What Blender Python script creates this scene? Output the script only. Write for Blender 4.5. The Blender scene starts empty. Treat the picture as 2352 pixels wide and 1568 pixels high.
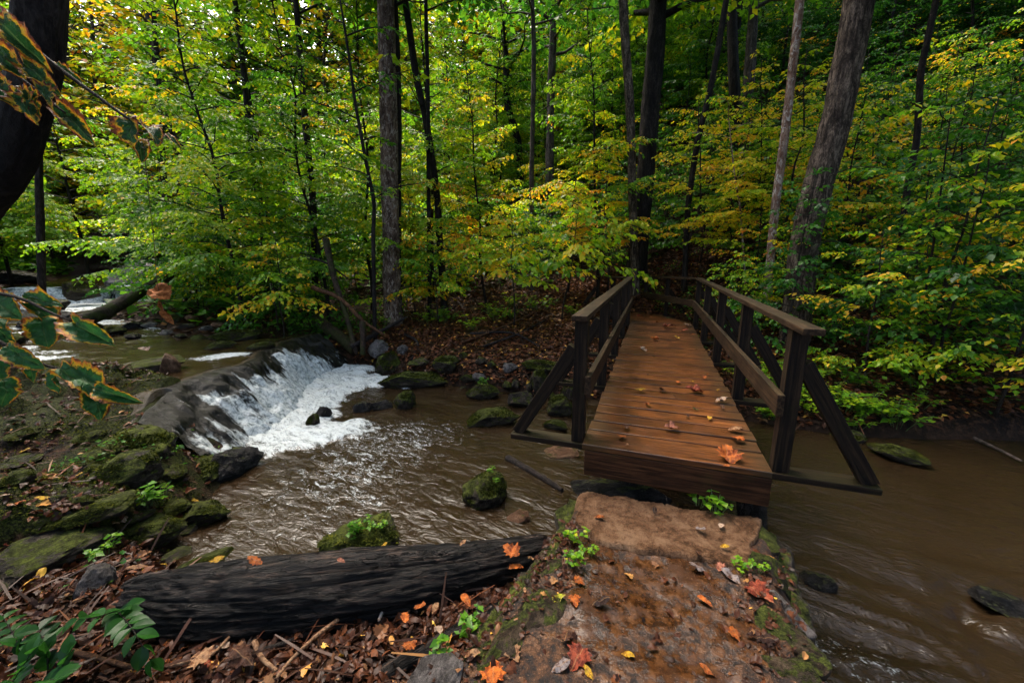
import bpy, bmesh, math, random
import numpy as np
from mathutils import Vector, Matrix, Euler

R = math.radians
scene = bpy.context.scene
COL = scene.collection
RNG = np.random.default_rng(11)
random.seed(5)

# ------------------------------------------------------------------ camera model
CAM = np.array([0.0, 0.0, 1.3]); PITCH = R(-11.8); FPX = 2352 * 14 / 36.0
CP, SP = math.cos(PITCH), math.sin(PITCH)

def ray(px, py):
    u = (px - 1176) / FPX; v = (784 - py) / FPX
    return np.array([u, CP - v * SP, SP + v * CP])

def at(px, py, z):
    d = ray(px, py); t = (z - CAM[2]) / d[2]
    return CAM + d * t

def atY(px, py, Y):
    d = ray(px, py); return CAM + d * (Y / d[1])

def zz(zx, zy):
    return 1135.4 + zx * .3811, 597.6 + zy * .3811

# ------------------------------------------------------------------ numpy noise
def _h(ix, iy, iz):
    n = (ix.astype(np.int64) * 374761393 + iy.astype(np.int64) * 668265263 + iz.astype(np.int64) * 2147483647 + 1274126177) & 0xFFFFFFFF
    n = ((n ^ (n >> 13)) * 1274126177) & 0xFFFFFFFF
    n = ((n ^ (n >> 15)) * 2246822519) & 0xFFFFFFFF
    return ((n ^ (n >> 16)) & 0xFFFFFF) / float(0x7FFFFF) - 1.0

def vnoise(x, y, z):
    x, y, z = np.broadcast_arrays(np.asarray(x, float), np.asarray(y, float), np.asarray(z, float))
    ix, iy, iz = np.floor(x), np.floor(y), np.floor(z)
    fx, fy, fz = x - ix, y - iy, z - iz
    fx, fy, fz = [f * f * (3 - 2 * f) for f in (fx, fy, fz)]
    r = 0
    for a in (0, 1):
        for b in (0, 1):
            for c in (0, 1):
                w = (fx if a else 1 - fx) * (fy if b else 1 - fy) * (fz if c else 1 - fz)
                r = r + w * _h(ix + a, iy + b, iz + c)
    return r

def fbm(x, y, z, oct=4, gain=.5):
    x, y, z = np.asarray(x, float), np.asarray(y, float), np.asarray(z, float)
    r = 0; a = 1
    for i in range(oct):
        r = r + a * vnoise(x + 17.1 * i, y - 9.3 * i, z + 5.7 * i)
        x, y, z = x * 2.03, y * 2.03, z * 2.03; a *= gain
    return r

def smooth(a, b, x):
    t = np.clip((np.asarray(x, float) - a) / (b - a), 0, 1); return t * t * (3 - 2 * t)

# ------------------------------------------------------------------ object helpers
def tag(o, label=None, cat=None, group=None, kind=None):
    if label: o['label'] = label
    if cat: o['category'] = cat
    if group: o['group'] = group
    if kind: o['kind'] = kind
    return o

def mesh_data(name, V, F, mat=None, attrs=None, uv=None, smooth_shade=True):
    me = bpy.data.meshes.new(name)
    V = np.asarray(V, np.float32)
    if isinstance(F, np.ndarray):
        nf, k = F.shape
        me.vertices.add(len(V)); me.vertices.foreach_set('co', V.ravel())
        me.loops.add(nf * k); me.polygons.add(nf)
        me.loops.foreach_set('vertex_index', F.astype(np.int32).ravel())
        me.polygons.foreach_set('loop_start', np.arange(0, nf * k, k, dtype=np.int32))
        me.update(calc_edges=True)
    else:
        me.from_pydata([tuple(map(float, v)) for v in V], [], [tuple(map(int, f)) for f in F]); me.update()
    me.validate()
    if attrs:
        for an, (dom, arr) in attrs.items():
            a = me.attributes.new(an, 'FLOAT', dom)
            a.data.foreach_set('value', np.asarray(arr, np.float32).ravel())
    if uv is not None:
        l = me.uv_layers.new(name='UVMap')
        vi = np.empty(len(me.loops), np.int32); me.loops.foreach_get('vertex_index', vi)
        l.data.foreach_set('uv', np.asarray(uv, np.float32)[vi].ravel())
    if smooth_shade:
        me.polygons.foreach_set('use_smooth', np.ones(len(me.polygons), bool))
    if mat: me.materials.append(mat)
    return me

def link(name, data, parent=None, loc=None, rot=None, scale=None):
    o = bpy.data.objects.new(name, data); COL.objects.link(o)
    if parent: o.parent = parent
    if loc is not None: o.location = tuple(float(v) for v in loc)
    if rot is not None: o.rotation_euler = tuple(float(v) for v in rot)
    if scale is not None: o.scale = tuple(float(v) for v in scale) if hasattr(scale, '__len__') else (scale,) * 3
    return o

def mobj(name, V, F, mat, parent=None, **k):
    return link(name, mesh_data(name, V, F, mat, **k), parent)

def empty(name, loc=(0, 0, 0), rot=(0, 0, 0)):
    o = link(name, None, None, loc, rot); o.empty_display_size = .2; return o

def copy_tree(o, parent=None):
    c = o.copy(); COL.objects.link(c)
    if parent: c.parent = parent
    for ch in list(o.children): copy_tree(ch, c)
    return c

class MB:
    def __init__(s): s.V = []; s.F = []; s.n = 0; s.T = []
    def add(s, V, F, t=0.0):
        s.V.append(np.asarray(V, float)); s.F += [tuple(int(i) + s.n for i in f) for f in F]
        s.n += len(V); s.T += [t] * len(F)
    def build(s, name, mat, parent=None, sm=True, attrs=False):
        return link(name, mesh_data(name, np.vstack(s.V), s.F, mat, smooth_shade=sm,
                    attrs={'tint': ('FACE', s.T)} if attrs else None), parent)

def frames(P):
    P = np.asarray(P, float); T = np.gradient(P, axis=0)
    T /= np.linalg.norm(T, axis=1)[:, None] + 1e-9
    ref = np.array([.37, .91, .18]) if abs(T[0][2]) > .8 else np.array([0, 0, 1.])
    A = np.cross(T, ref); A /= np.linalg.norm(A, axis=1)[:, None] + 1e-9
    B = np.cross(T, A)
    return T, A, B

def tube(P, rad, n=6, disp=None, cap=True):
    P = np.asarray(P, float); m = len(P); T, A, B = frames(P)
    th = np.linspace(0, 2 * np.pi, n, endpoint=False)
    r = np.broadcast_to(np.asarray(rad, float).reshape(-1, 1), (m, n)).copy()
    if disp is not None:
        s = np.concatenate([[0], np.cumsum(np.linalg.norm(np.diff(P, axis=0), axis=1))])
        r = r * (1 + disp(th[None, :] * np.ones((m, 1)), s[:, None] * np.ones((1, n))))
    V = P[:, None, :] + r[..., None] * (np.cos(th)[None, :, None] * A[:, None, :] + np.sin(th)[None, :, None] * B[:, None, :])
    V = V.reshape(-1, 3)
    i = np.arange(m - 1)[:, None] * n; j = np.arange(n)[None, :]; j2 = (j + 1) % n
    F = np.stack([i + j, i + j2, i + n + j2, i + n + j], -1).reshape(-1, 4).tolist()
    if cap:
        F.append(list(range(n))[::-1]); F.append(list(range((m - 1) * n, m * n)))
    return V, F

def resample(P, n):
    P = np.asarray(P, float)
    s = np.concatenate([[0], np.cumsum(np.linalg.norm(np.diff(P, axis=0), axis=1))])
    # Catmull-Rom through the points
    t = np.linspace(0, s[-1], n); out = np.zeros((n, P.shape[1]))
    M = np.gradient(P, s, axis=0)
    k = np.clip(np.searchsorted(s, t, side='right') - 1, 0, len(s) - 2)
    h = (s[k + 1] - s[k]); x = ((t - s[k]) / h)[:, None]; h = h[:, None]
    h00 = 2 * x**3 - 3 * x**2 + 1; h10 = x**3 - 2 * x**2 + x; h01 = -2 * x**3 + 3 * x**2; h11 = x**3 - x**2
    return h00 * P[k] + h10 * h * M[k] + h01 * P[k + 1] + h11 * h * M[k + 1]

# ------------------------------------------------------------------ materials
class NT:
    def __init__(s, name):
        s.m = bpy.data.materials.new(name); s.m.use_nodes = True
        s.t = s.m.node_tree; s.t.nodes.clear()
        s.out = s.n('ShaderNodeOutputMaterial')
    def n(s, typ, **k):
        nd = s.t.nodes.new(typ)
        for a, v in k.items():
            if a.startswith('i_'):
                nd.inputs[a[2:].replace('_', ' ')].default_value = v
            else: setattr(nd, a, v)
        return nd
    def l(s, a, b): s.t.links.new(a, b); return s
    def val(s, x, inp):
        if isinstance(x, bpy.types.NodeSocket): s.l(x, inp)
        else:
            if inp.type == 'RGBA' and len(x) == 3: x = (*x, 1)
            inp.default_value = x
    def math(s, op, a, b=0.0, clamp=False):
        nd = s.n('ShaderNodeMath', operation=op, use_clamp=clamp)
        s.val(a, nd.inputs[0]); s.val(b, nd.inputs[1]); return nd.outputs[0]
    def noise(s, vec, scale, detail=4, rough=.55, dist=0.0):
        nd = s.n('ShaderNodeTexNoise'); nd.inputs['Scale'].default_value = scale
        nd.inputs['Detail'].default_value = detail; nd.inputs['Roughness'].default_value = rough
        nd.inputs['Distortion'].default_value = dist
        if vec is not None: s.l(vec, nd.inputs['Vector'])
        return nd.outputs[0]
    def map(s, vec, scale=(1, 1, 1), rot=(0, 0, 0), loc=(0, 0, 0)):
        nd = s.n('ShaderNodeMapping'); nd.inputs['Scale'].default_value = scale
        nd.inputs['Rotation'].default_value = rot; nd.inputs['Location'].default_value = loc
        s.l(vec, nd.inputs['Vector']); return nd.outputs[0]
    def ramp(s, fac, stops, interp='LINEAR'):
        nd = s.n('ShaderNodeValToRGB'); cr = nd.color_ramp; cr.interpolation = interp
        while len(cr.elements) < len(stops): cr.elements.new(.5)
        for e, (p, c) in zip(cr.elements, stops):
            e.position = p; e.color = (*c, 1) if len(c) == 3 else c
        s.l(fac, nd.inputs[0]); return nd.outputs[0]
    def sramp(s, fac, a, b):
        nd = s.n('ShaderNodeMapRange'); nd.interpolation_type = 'SMOOTHSTEP'
        s.l(fac, nd.inputs[0]); nd.inputs[1].default_value = a; nd.inputs[2].default_value = b
        return nd.outputs[0]
    def mix(s, f, a, b, typ='MIX'):
        nd = s.n('ShaderNodeMix', data_type='RGBA', blend_type=typ)
        s.val(f, nd.inputs[0]); s.val(a, nd.inputs[6]); s.val(b, nd.inputs[7]); return nd.outputs[2]
    def bump(s, h, strength=.5, dist=.01, normal=None):
        nd = s.n('ShaderNodeBump'); s.val(strength, nd.inputs['Strength'])
        nd.inputs['Distance'].default_value = dist; s.l(h, nd.inputs['Height'])
        if normal: s.l(normal, nd.inputs['Normal'])
        return nd.outputs[0]
    def attr(s, name): return s.n('ShaderNodeAttribute', attribute_name=name).outputs['Fac']
    def obj(s): return s.n('ShaderNodeTexCoord').outputs['Object']
    def geo(s): return s.n('ShaderNodeNewGeometry')
    def bsdf(s, color, rough=.6, normal=None, spec=.5, out=True):
        p = s.n('ShaderNodeBsdfPrincipled')
        s.val(color, p.inputs['Base Color']); s.val(rough, p.inputs['Roughness'])
        p.inputs['Specular IOR Level'].default_value = spec
        if normal: s.l(normal, p.inputs['Normal'])
        if out: s.l(p.outputs[0], s.out.inputs[0])
        return p

def leaf_material(name, ramp, trans=.54, rough=.36, use_obj=.15, spec=.22):
    k = NT(name)
    t = k.attr('tint')
    oi = k.n('ShaderNodeObjectInfo').outputs['Random']
    t2 = k.math('ADD', t, k.math('MULTIPLY', k.math('SUBTRACT', oi, .5), use_obj), True)
    c = k.ramp(t2, ramp)
    p = k.bsdf(c, rough, out=False, spec=spec)
    tr = k.n('ShaderNodeBsdfTranslucent')
    k.l(k.mix(1.0, c, (1.25, 1.25, .7), 'MULTIPLY'), tr.inputs[0])
    mx = k.n('ShaderNodeMixShader'); mx.inputs[0].default_value = trans
    k.l(p.outputs[0], mx.inputs[1]); k.l(tr.outputs[0], mx.inputs[2]); k.l(mx.outputs[0], k.out.inputs[0])
    return k.m

GREEN_RAMP = [(0, (.010, .040, .012)), (.3, (.030, .120, .016)), (.52, (.110, .260, .014)),
              (.68, (.30, .43, .016)), (.82, (.68, .50, .022)), (.93, (.78, .38, .03)), (1, (.55, .16, .03))]
M = {}
M['leaf'] = leaf_material('leaf', GREEN_RAMP)
LITTER_RAMP = [(0, (.012, .007, .005)), (.25, (.026, .010, .005)), (.5, (.050, .016, .007)), (.68, (.11, .036, .013)),
               (.8, (.17, .085, .04)), (.88, (.42, .20, .04)), (.95, (.55, .34, .05)), (1, (.45, .09, .03))]
M['litter'] = leaf_material('litter', LITTER_RAMP, trans=.08, rough=.45, use_obj=0, spec=.14)

def make_bark(name, c0, c1, c2, scale=1.0, rough=.75, patch=None, moss=0):
    k = NT(name); o = k.obj()
    v = k.map(o, (1, 1, .24))
    n1 = k.noise(v, 11 * scale, 7, .72, .7); n2 = k.noise(o, 2.4 * scale, 4, .6)
    n3 = k.noise(k.map(o, (1, 1, .5)), 34 * scale, 4, .7)
    f = k.math('ADD', k.math('MULTIPLY', n1, .68), k.math('MULTIPLY', n3, .32))
    c = k.ramp(f, [(.41, c0), (.50, c1), (.60, c2)])
    if patch:
        c = k.mix(k.sramp(k.noise(k.map(o, (1, 1, .5)), 15 * scale, 6, .7, 1.0), .50, .60), c, patch)
    c = k.mix(k.math('MULTIPLY', k.sramp(n2, .46, .62), .6), c, c0)
    if moss:
        c = k.mix(k.math('MULTIPLY', k.sramp(k.noise(o, 4, 5), .46, .56), moss), c, (.03, .04, .007))
    k.bsdf(c, rough, k.bump(f, 1.0, .05), spec=.12)
    return k.m
M['bark_dark'] = make_bark('bark_dark', (.006, .005, .005), (.016, .012, .011), (.038, .03, .027))
M['bark_grey'] = make_bark('bark_grey', (.012, .008, .006), (.062, .045, .034), (.20, .150, .115), scale=1.3)
M['bark_mid'] = make_bark('bark_mid', (.018, .014, .012), (.055, .043, .037), (.12, .095, .085))
M['bark_pale'] = make_bark('bark_pale', (.08, .036, .022), (.20, .115, .08), (.32, .22, .17), patch=(.46, .40, .35))
M['bark_sycamore'] = make_bark('bark_sycamore', (.026, .014, .009), (.085, .052, .036), (.18, .125, .09), patch=(.26, .21, .175))
M['log_moss'] = make_bark('log_moss', (.008, .006, .004), (.03, .022, .015), (.07, .055, .04), moss=.9)
M['twig'] = make_bark('twig', (.012, .009, .008), (.025, .02, .017), (.05, .04, .034), scale=2)
M['rot_wood'] = make_bark('rot_wood', (.008, .005, .004), (.026, .016, .011), (.07, .045, .03), scale=2, rough=.6, moss=.5)
M['dead_wood'] = make_bark('dead_wood', (.03, .013, .007), (.08, .036, .018), (.18, .09, .045), scale=2, rough=.55)
M['stick'] = make_bark('stick', (.14, .07, .035), (.30, .165, .09), (.42, .27, .16), scale=3, rough=.5)

def make_rock(name, c0, c1, c2, moss_amt, moss_col=(.040, .048, .007), rough=.45, fs=1.0):
    k = NT(name); o = k.map(k.obj(), (fs, fs, fs)); g = k.geo()
    oi = k.n('ShaderNodeObjectInfo').outputs['Random']
    sh = k.n('ShaderNodeCombineXYZ'); k.l(k.math('MULTIPLY', oi, 40.0), sh.inputs[0])
    va = k.n('ShaderNodeVectorMath', operation='ADD'); k.l(o, va.inputs[0]); k.l(sh.outputs[0], va.inputs[1]); o = va.outputs[0]
    n1 = k.noise(o, 1.7, 7, .68, .4); n2 = k.noise(o, 6.5, 6, .7); n3 = k.noise(o, 26, 4, .7)
    c = k.ramp(k.math('ADD', k.math('MULTIPLY', n1, .5), k.math('ADD', k.math('MULTIPLY', n2, .3), k.math('MULTIPLY', n3, .2))), [(.42, c0), (.5, c1), (.58, c2)])
    sep = k.n('ShaderNodeSeparateXYZ'); k.l(g.outputs['Normal'], sep.inputs[0])
    mf = k.math('ADD', k.math('MULTIPLY', sep.outputs[2], .16), k.math('ADD', k.math('MULTIPLY', k.noise(o, 1.5, 6, .7), .7), k.math('MULTIPLY', n2, .3)))
    mm = k.sramp(mf, .70 - moss_amt * .20, .76 - moss_amt * .20)
    d, m_, b_ = tuple(v * .16 for v in moss_col), moss_col, tuple(v * 2.6 for v in moss_col)
    mc = k.ramp(k.math('ADD', k.math('MULTIPLY', k.noise(o, 4.0, 5, .7), .5), k.math('MULTIPLY', k.noise(o, 17, 5, .8), .5)), [(.40, d), (.5, m_), (.61, b_)])
    c2_ = k.mix(mm, c, mc)
    h = k.math('ADD', k.math('MULTIPLY', n2, .5), k.math('MULTIPLY', n3, .5))
    rr = k.math('ADD', k.math('MULTIPLY', mm, .5), rough)
    k.bsdf(c2_, rr, k.bump(h, 1.0, .05), spec=.16)
    return k.m
M['rock'] = make_rock('rock', (.009, .007, .005), (.036, .027, .020), (.10, .075, .055), .5)
M['rock_moss'] = make_rock('rock_moss', (.007, .005, .004), (.026, .019, .013), (.070, .052, .036), .85)
M['rock_bare'] = make_rock('rock_bare', (.035, .03, .028), (.10, .088, .082), (.22, .195, .185), .05, rough=.4)
M['rock_dark'] = make_rock('rock_dark', (.006, .006, .006), (.016, .015, .014), (.04, .036, .034), .25, rough=.22)
M['rock_brown'] = make_rock('rock_brown', (.06, .03, .016), (.16, .08, .045), (.30, .18, .11), .1, rough=.35)
# ------------------------------------------------------------------ stream layout
def poly_sdf(poly, X, Y):
    poly = np.asarray(poly, float); X = np.asarray(X, float); Y = np.asarray(Y, float)
    d = np.full(X.shape, 1e18); s = np.ones(X.shape)
    n = len(poly); j = n - 1
    for i in range(n):
        a, b = poly[i], poly[j]
        ex, ey = b - a; wx, wy = X - a[0], Y - a[1]
        t = np.clip((wx * ex + wy * ey) / (ex * ex + ey * ey), 0, 1)
        d = np.minimum(d, (wx - ex * t)**2 + (wy - ey * t)**2)
        c1 = Y >= a[1]; c2 = Y < b[1]; c3 = ex * wy > ey * wx
        s = np.where((c1 & c2 & c3) | (~c1 & ~c2 & ~c3), -s, s); j = i
    return s * np.sqrt(d)

W1, W2, W3 = -1.0, -.28, .28
POOL = [(-3.12, 4.5), (-3.08, 3.9), (-2.85, 3.1), (-2.65, 2.65), (-2.2, 2.35), (-1.5, 2.3), (-.5, 2.4), (.15, 2.5), (.45, 2.75), (1.66, 2.3),
        (1.62, 2.1), (1.22, 1.25), (.95, .5), (.9, -1), (1.4, -5), (14, -6), (14, 3.2), (9.5, 4.2), (6.7, 4.75), (4.9, 4.85), (4.2, 5.0),
        (3.4, 5.4), (2.4, 6.0), (1.5, 6.3), (.5, 6.5), (-.6, 6.85), (-1.6, 7.2), (-2.3, 7.8), (-3.1, 8.4), (-3.62, 8.4), (-3.4, 6.2)]
UP2 = [(-3.9, 4.75), (-5.5, 5.45), (-7.4, 5.4), (-10, 6.6), (-13.2, 9.2), (-16.6, 12.2), (-17.2, 14.0), (-13.0, 15.4), (-11.9, 12.6), (-11.0, 10.6), (-8, 8.9), (-6.4, 7.5),
       (-5.2, 7.25), (-4.6, 7.7), (-3.9, 8.3)]
UP3 = [(-17.3, 13.6), (-12.9, 15.1), (-14, 18), (-18, 23), (-26, 30), (-29, 27), (-21, 18)]
CAUSE = [(-.50, 1.1), (.30, 2.22), (.40, 2.62), (1.62, 2.25), (1.66, 2.1), (1.55, 1.9), (1.2, 1.15), (1.02, .5), (.95, -.6), (.9, -4), (-1.1, -4), (-1.0, .3)]

def fall_x(Y):
    xc = np.interp(Y, [3.7, 4.3, 4.8, 5.8, 7.5, 8.5], [-4.1, -4.3, -4.33, -4.15, -4.45, -4.15]) + .13 * fbm(Y * 1.5, 0 * Y + 3.3, 0 * Y, 3)
    xb = np.interp(Y, [3.7, 4.5, 6.2, 8.4], [-3.08, -3.12, -3.4, -3.62]) + .13 * fbm(Y * 1.3, 0 * Y + 9.1, 0 * Y, 3)
    return xc, xb

def fall_z(t): return W2 + (W1 - W2) * np.clip(t, 0, 1)**1.35

def height(X, Y, detail=True):
    X = np.asarray(X, float); Y = np.asarray(Y, float)
    d1, d2, d3 = poly_sdf(POOL, X, Y), poly_sdf(UP2, X, Y), poly_sdf(UP3, X, Y)
    def prof(W, d, a, b, c):
        return np.where(d > 0, W + a * (1 - np.exp(-np.maximum(d, 0) / b)) + c * np.maximum(d, 0), W - .3 * (1 - np.exp(np.minimum(d, 0) / .35)))
    far = smooth(3.0, 5.5, Y)
    h1 = prof(W1, d1, .34 + .04 * far, .25, .11)
    h1 = np.minimum(h1, np.where(far > .5, 9, -.22 + .02 * d1))
    h2 = prof(W2, d2, .26, .25, .07); h3 = prof(W3, d3, .3, .3, .08)
    dm = np.minimum(np.minimum(d1, d2), d3)
    h = np.minimum(np.minimum(h1, h2), h3)
    # hills on both sides of the valley
    hill = .15 * np.maximum(dm - 3.5, 0) + .17 * np.maximum(dm - 8, 0)
    right = smooth(3.0, 7.5, X)
    hill = hill + right * .26 * np.maximum(dm - 1.2, 0)
    hill = np.minimum(hill, 26 + .05 * hill)
    h = h + hill * smooth(2.2, 5.5, Y + np.where(X < -4, 2.0, 0) * 0)
    h = h + np.where((Y < 4.5) & (X < -3), .05 * np.maximum(-3 - X, 0), 0)
    # ledge beside the fall
    led = [(-4.35, 4.75), (-4.9, 4.95), (-5.6, 5.3), (-7.4, 5.25)]
    dl = np.full(X.shape, 9.0)
    for a, b in zip(led[:-1], led[1:]):
        ex, ey = b[0] - a[0], b[1] - a[1]; t = np.clip(((X - a[0]) * ex + (Y - a[1]) * ey) / (ex * ex + ey * ey), 0, 1)
        dl = np.minimum(dl, np.hypot(X - a[0] - ex * t, Y - a[1] - ey * t))
    h = np.where((d2 > -.1) & (d1 > .03), np.maximum(h, np.minimum(-.17 - .55 * np.maximum(dl - .12, 0), -.17)), h)
    if detail:
        lb = smooth(-2.5, -3.1, X) * smooth(5.5, 5.0, Y) * smooth(.05, .35, d1) * smooth(.05, .3, d2)
        rg = fbm(X * 1.5 + 4, Y * 1.9, 2, 4)
        h = h + lb * (.10 * rg + .16 * smooth(.05, .22, fbm(X * 1.1, Y * 1.4, 11, 3)) - .05)
    # the fall ramp
    xc, xb = fall_x(Y); t = (X - xc) / (xb - xc)
    inr = (Y > 3.75) & (Y < 8.5) & (t > -.05) & (t < 1.0)
    side = smooth(3.75, 4.5, Y)
    h = np.where(inr, (fall_z(t) - .10 - .16 * smooth(4.5, 5.0, Y)) * side + h * (1 - side), h)
    h = np.where((t >= .96) & (t < 1.7) & (Y > 4.25) & (Y < 8.35), np.minimum(h, -1.17), h)
    # causeway core
    dc = poly_sdf(CAUSE, X, Y)
    h = np.where(dc < -.12, -.50, h)
    if detail:
        amp = .03 * smooth(0, .6, dm) + .008
        amp = np.where(dc < .1, .005, amp)
        h = h + np.where(inr & (Y > 4.4), .004, amp) * fbm(X * 1.7, Y * 1.7, 0, 4) * 1.3
        h = h + .35 * smooth(6, 14, dm) * fbm(X * .22, Y * .22, 3, 3)
    return h

def H1(x, y): return float(height(np.array([x]), np.array([y]))[0])

def hit(px, py, far=80):
    d = ray(px, py); t = np.concatenate([np.linspace(1, 15, 700), np.linspace(15, far, 400)])
    P = CAM + d[None] * t[:, None]
    below = P[:, 2] < height(P[:, 0], P[:, 1])
    i = np.argmax(below) if below.any() else len(t) - 1
    return P[i]

def dist_stream(x, y):
    x, y = np.asarray(x, float), np.asarray(y, float)
    return np.minimum(np.minimum(poly_sdf(POOL, x, y), poly_sdf(UP2, x, y)), poly_sdf(UP3, x, y))

def grid_mesh(xs, ys):
    X, Y = np.meshgrid(xs, ys); m, n = X.shape
    i = (np.arange(m - 1)[:, None] * n + np.arange(n - 1)[None]).ravel()
    F = np.stack([i, i + 1, i + n + 1, i + n], 1)
    return X, Y, F

def axis(parts):
    return np.unique(np.concatenate([np.arange(a, b, s) for a, b, s in parts]).round(4))

def ground_material():
    k = NT('ground'); o = k.obj(); g = k.geo()
    n1 = k.noise(o, 1.6, 6, .6); n2 = k.noise(o, 14, 6, .65); n3 = k.noise(o, 60, 3, .6)
    c = k.ramp(n2, [(.38, (.003, .002, .0015)), (.48, (.012, .007, .004)), (.57, (.036, .017, .009)), (.68, (.08, .045, .026))])
    moss = k.mix(k.sramp(n3, .4, .6), (.004, .006, .0015), (.028, .034, .005))
    sep = k.n('ShaderNodeSeparateXYZ'); k.l(o, sep.inputs[0])
    left = k.math('MULTIPLY', k.sramp(sep.outputs[0], -2.0, -3.2), k.sramp(sep.outputs[1], 7.5, 5.0))
    mf = k.math('ADD', n1, k.math('MULTIPLY', left, .20))
    c = k.mix(k.sramp(mf, .60, .70), c, moss)
    wet = k.sramp(sep.outputs[2], -.80, -.98)
    c = k.mix(k.math('MULTIPLY', wet, .6), c, (.02, .012, .008))
    h = k.math('ADD', k.math('MULTIPLY', n2, .7), k.math('MULTIPLY', n3, .5))
    k.bsdf(c, .6, k.bump(h, 1.0, .05), spec=.06)
    return k.m
M['ground'] = ground_material()

xs = axis([(-140, -40, 6), (-40, -16, 1.0), (-16, -7, .22), (-7, 4, .06), (4, 9, .12), (9, 20, .5), (20, 40, 1.5), (40, 146, 6)])
ys = axis([(-12, -1, .8), (-1, 1, .2), (1, 9, .06), (9, 14, .14), (14, 24, .45), (24, 50, 1.2), (50, 170, 6)])
X, Y, F = grid_mesh(xs, ys)
Z = height(X, Y)
tag(mobj('ground', np.stack([X, Y, Z], -1).reshape(-1, 3), F, M['ground']), kind='structure')

# ------------------------------------------------------------------ water
def water_material(name, base, flow=R(-32)):
    k = NT(name); o = k.obj(); a = k.attr('foam')
    v = k.map(k.map(o, (1, 1, 1), (0, 0, -flow)), (.6, 1.35, 1))
    n = k.noise(v, 7, 8, .72, 1.4); n2 = k.noise(v, 34, 5, .75, 1.0); n3 = k.noise(o, 55, 2, .6)
    nn = k.math('ADD', k.math('ADD', k.math('MULTIPLY', n, .5), k.math('MULTIPLY', n2, .32)), k.math('MULTIPLY', n3, .18))
    thr = k.math('SUBTRACT', .76, k.math('MULTIPLY', a, .50))
    f = k.sramp(k.math('SUBTRACT', nn, thr), -.02, .10)
    mud = k.mix(k.noise(v, 1.1, 6, .65), tuple(b * .45 for b in base), tuple(b * 1.45 for b in base))
    white = k.mix(k.sramp(k.math('ADD', k.math('MULTIPLY', n2, .5), k.math('MULTIPLY', n, .5)), .40, .54), (.12, .14, .14), (.46, .50, .50))
    col = k.mix(f, mud, white)
    b = k.noise(v, 7.5, 4, .55, 1.2); b2 = k.noise(v, 48, 4, .65, .6)
    hh = k.math('ADD', k.math('MULTIPLY', b, .9), k.math('MULTIPLY', b2, .14))
    rough = k.math('ADD', .05, k.math('MULTIPLY', f, .55))
    p = k.bsdf(col, rough, k.bump(hh, .42, .06), spec=.5)
    p.inputs['IOR'].default_value = 1.33
    return k.m
M['pool'] = water_material('pool', (.019, .0112, .0052))
M['upwater'] = water_material('upwater', (.024, .014, .006), R(-25))

def foam_pool(X, Y):
    xc, xb = fall_x(Y)
    d = X - xb                                      # distance off the foot of the fall
    in_y = smooth(4.25, 4.9, Y) * (1 - smooth(8.3, 8.7, Y))
    w_ = .30 * fbm(X * 1.6, Y * 1.6, 0, 4) + .10 * fbm(X * 7, Y * 7, 3, 3)
    main = in_y * (1 - smooth(.15, 1.15, d + w_)) * .98
    def seg(A, B, r0, r1):
        A, B = np.array(A), np.array(B); e = B - A
        t = np.clip(((X - A[0]) * e[0] + (Y - A[1]) * e[1]) / (e @ e), 0, 1)
        return 1 - smooth(r0, r1, np.hypot(X - A[0] - e[0] * t, Y - A[1] - e[1] * t) + w_)
    f = np.maximum(np.maximum(main, .95 * seg([-3.3, 7.2], [-2.3, 7.3], .15, .85)), .9 * seg([-2.9, 4.95], [-2.35, 5.1], .05, .9))
    drift = .40 * np.exp(-((X + 1.8) / 1.4)**2 - ((Y - 3.7) / 1.6)**2) + .25 * np.exp(-((X + 1.0) / 1.8)**2 - ((Y - 5.2) / .9)**2)
    rap = (.15 + .22 * fbm((X * .72 - Y * .69) * .8, (X * .69 + Y * .72) * 3.0, 6, 3)) * smooth(1.15, 1.6, X) * (1 - smooth(2.2, 3.0, Y + .1 * (X - 2))) + .20 * np.exp(-((X - 1.95) / .5)**2 - ((Y - 1.9) / .35)**2)
    return np.clip(np.maximum(np.maximum(f, drift + .06), rap + .1), 0, 1)

X, Y, F = grid_mesh(axis([(-4.2, 3.4, .035), (3.4, 14.5, .12)]), axis([(-6, .4, .3), (.4, 6.2, .035), (6.2, 9.0, .05)]))
fo = foam_pool(X, Y)
rp = smooth(1.2, 1.8, X) * (1 - smooth(2.2, 3.1, Y))
amp = .0055 + .02 * np.clip(fo - .35, 0, 1) + .026 * rp
fa, fb = X * .8 - Y * .6, X * .6 + Y * .8
rip = fbm(fa * 2.6 + .6 * fbm(X * 2, Y * 2, 1, 2), fb * 6.5, 2, 5, .6)
Z = W1 + amp * rip + .09 * np.clip(fo - .5, 0, 1) * (1 + .8 * fbm(X * 5, Y * 5, 0, 4)) - .05 * rp * fbm(fa * 1.1, fb * 2.2, 8, 2)
tag(mobj('stream_pool', np.stack([X, Y, Z], -1).reshape(-1, 3), F, M['pool'], attrs={'foam': ('POINT', fo)}), kind='structure')

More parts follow.
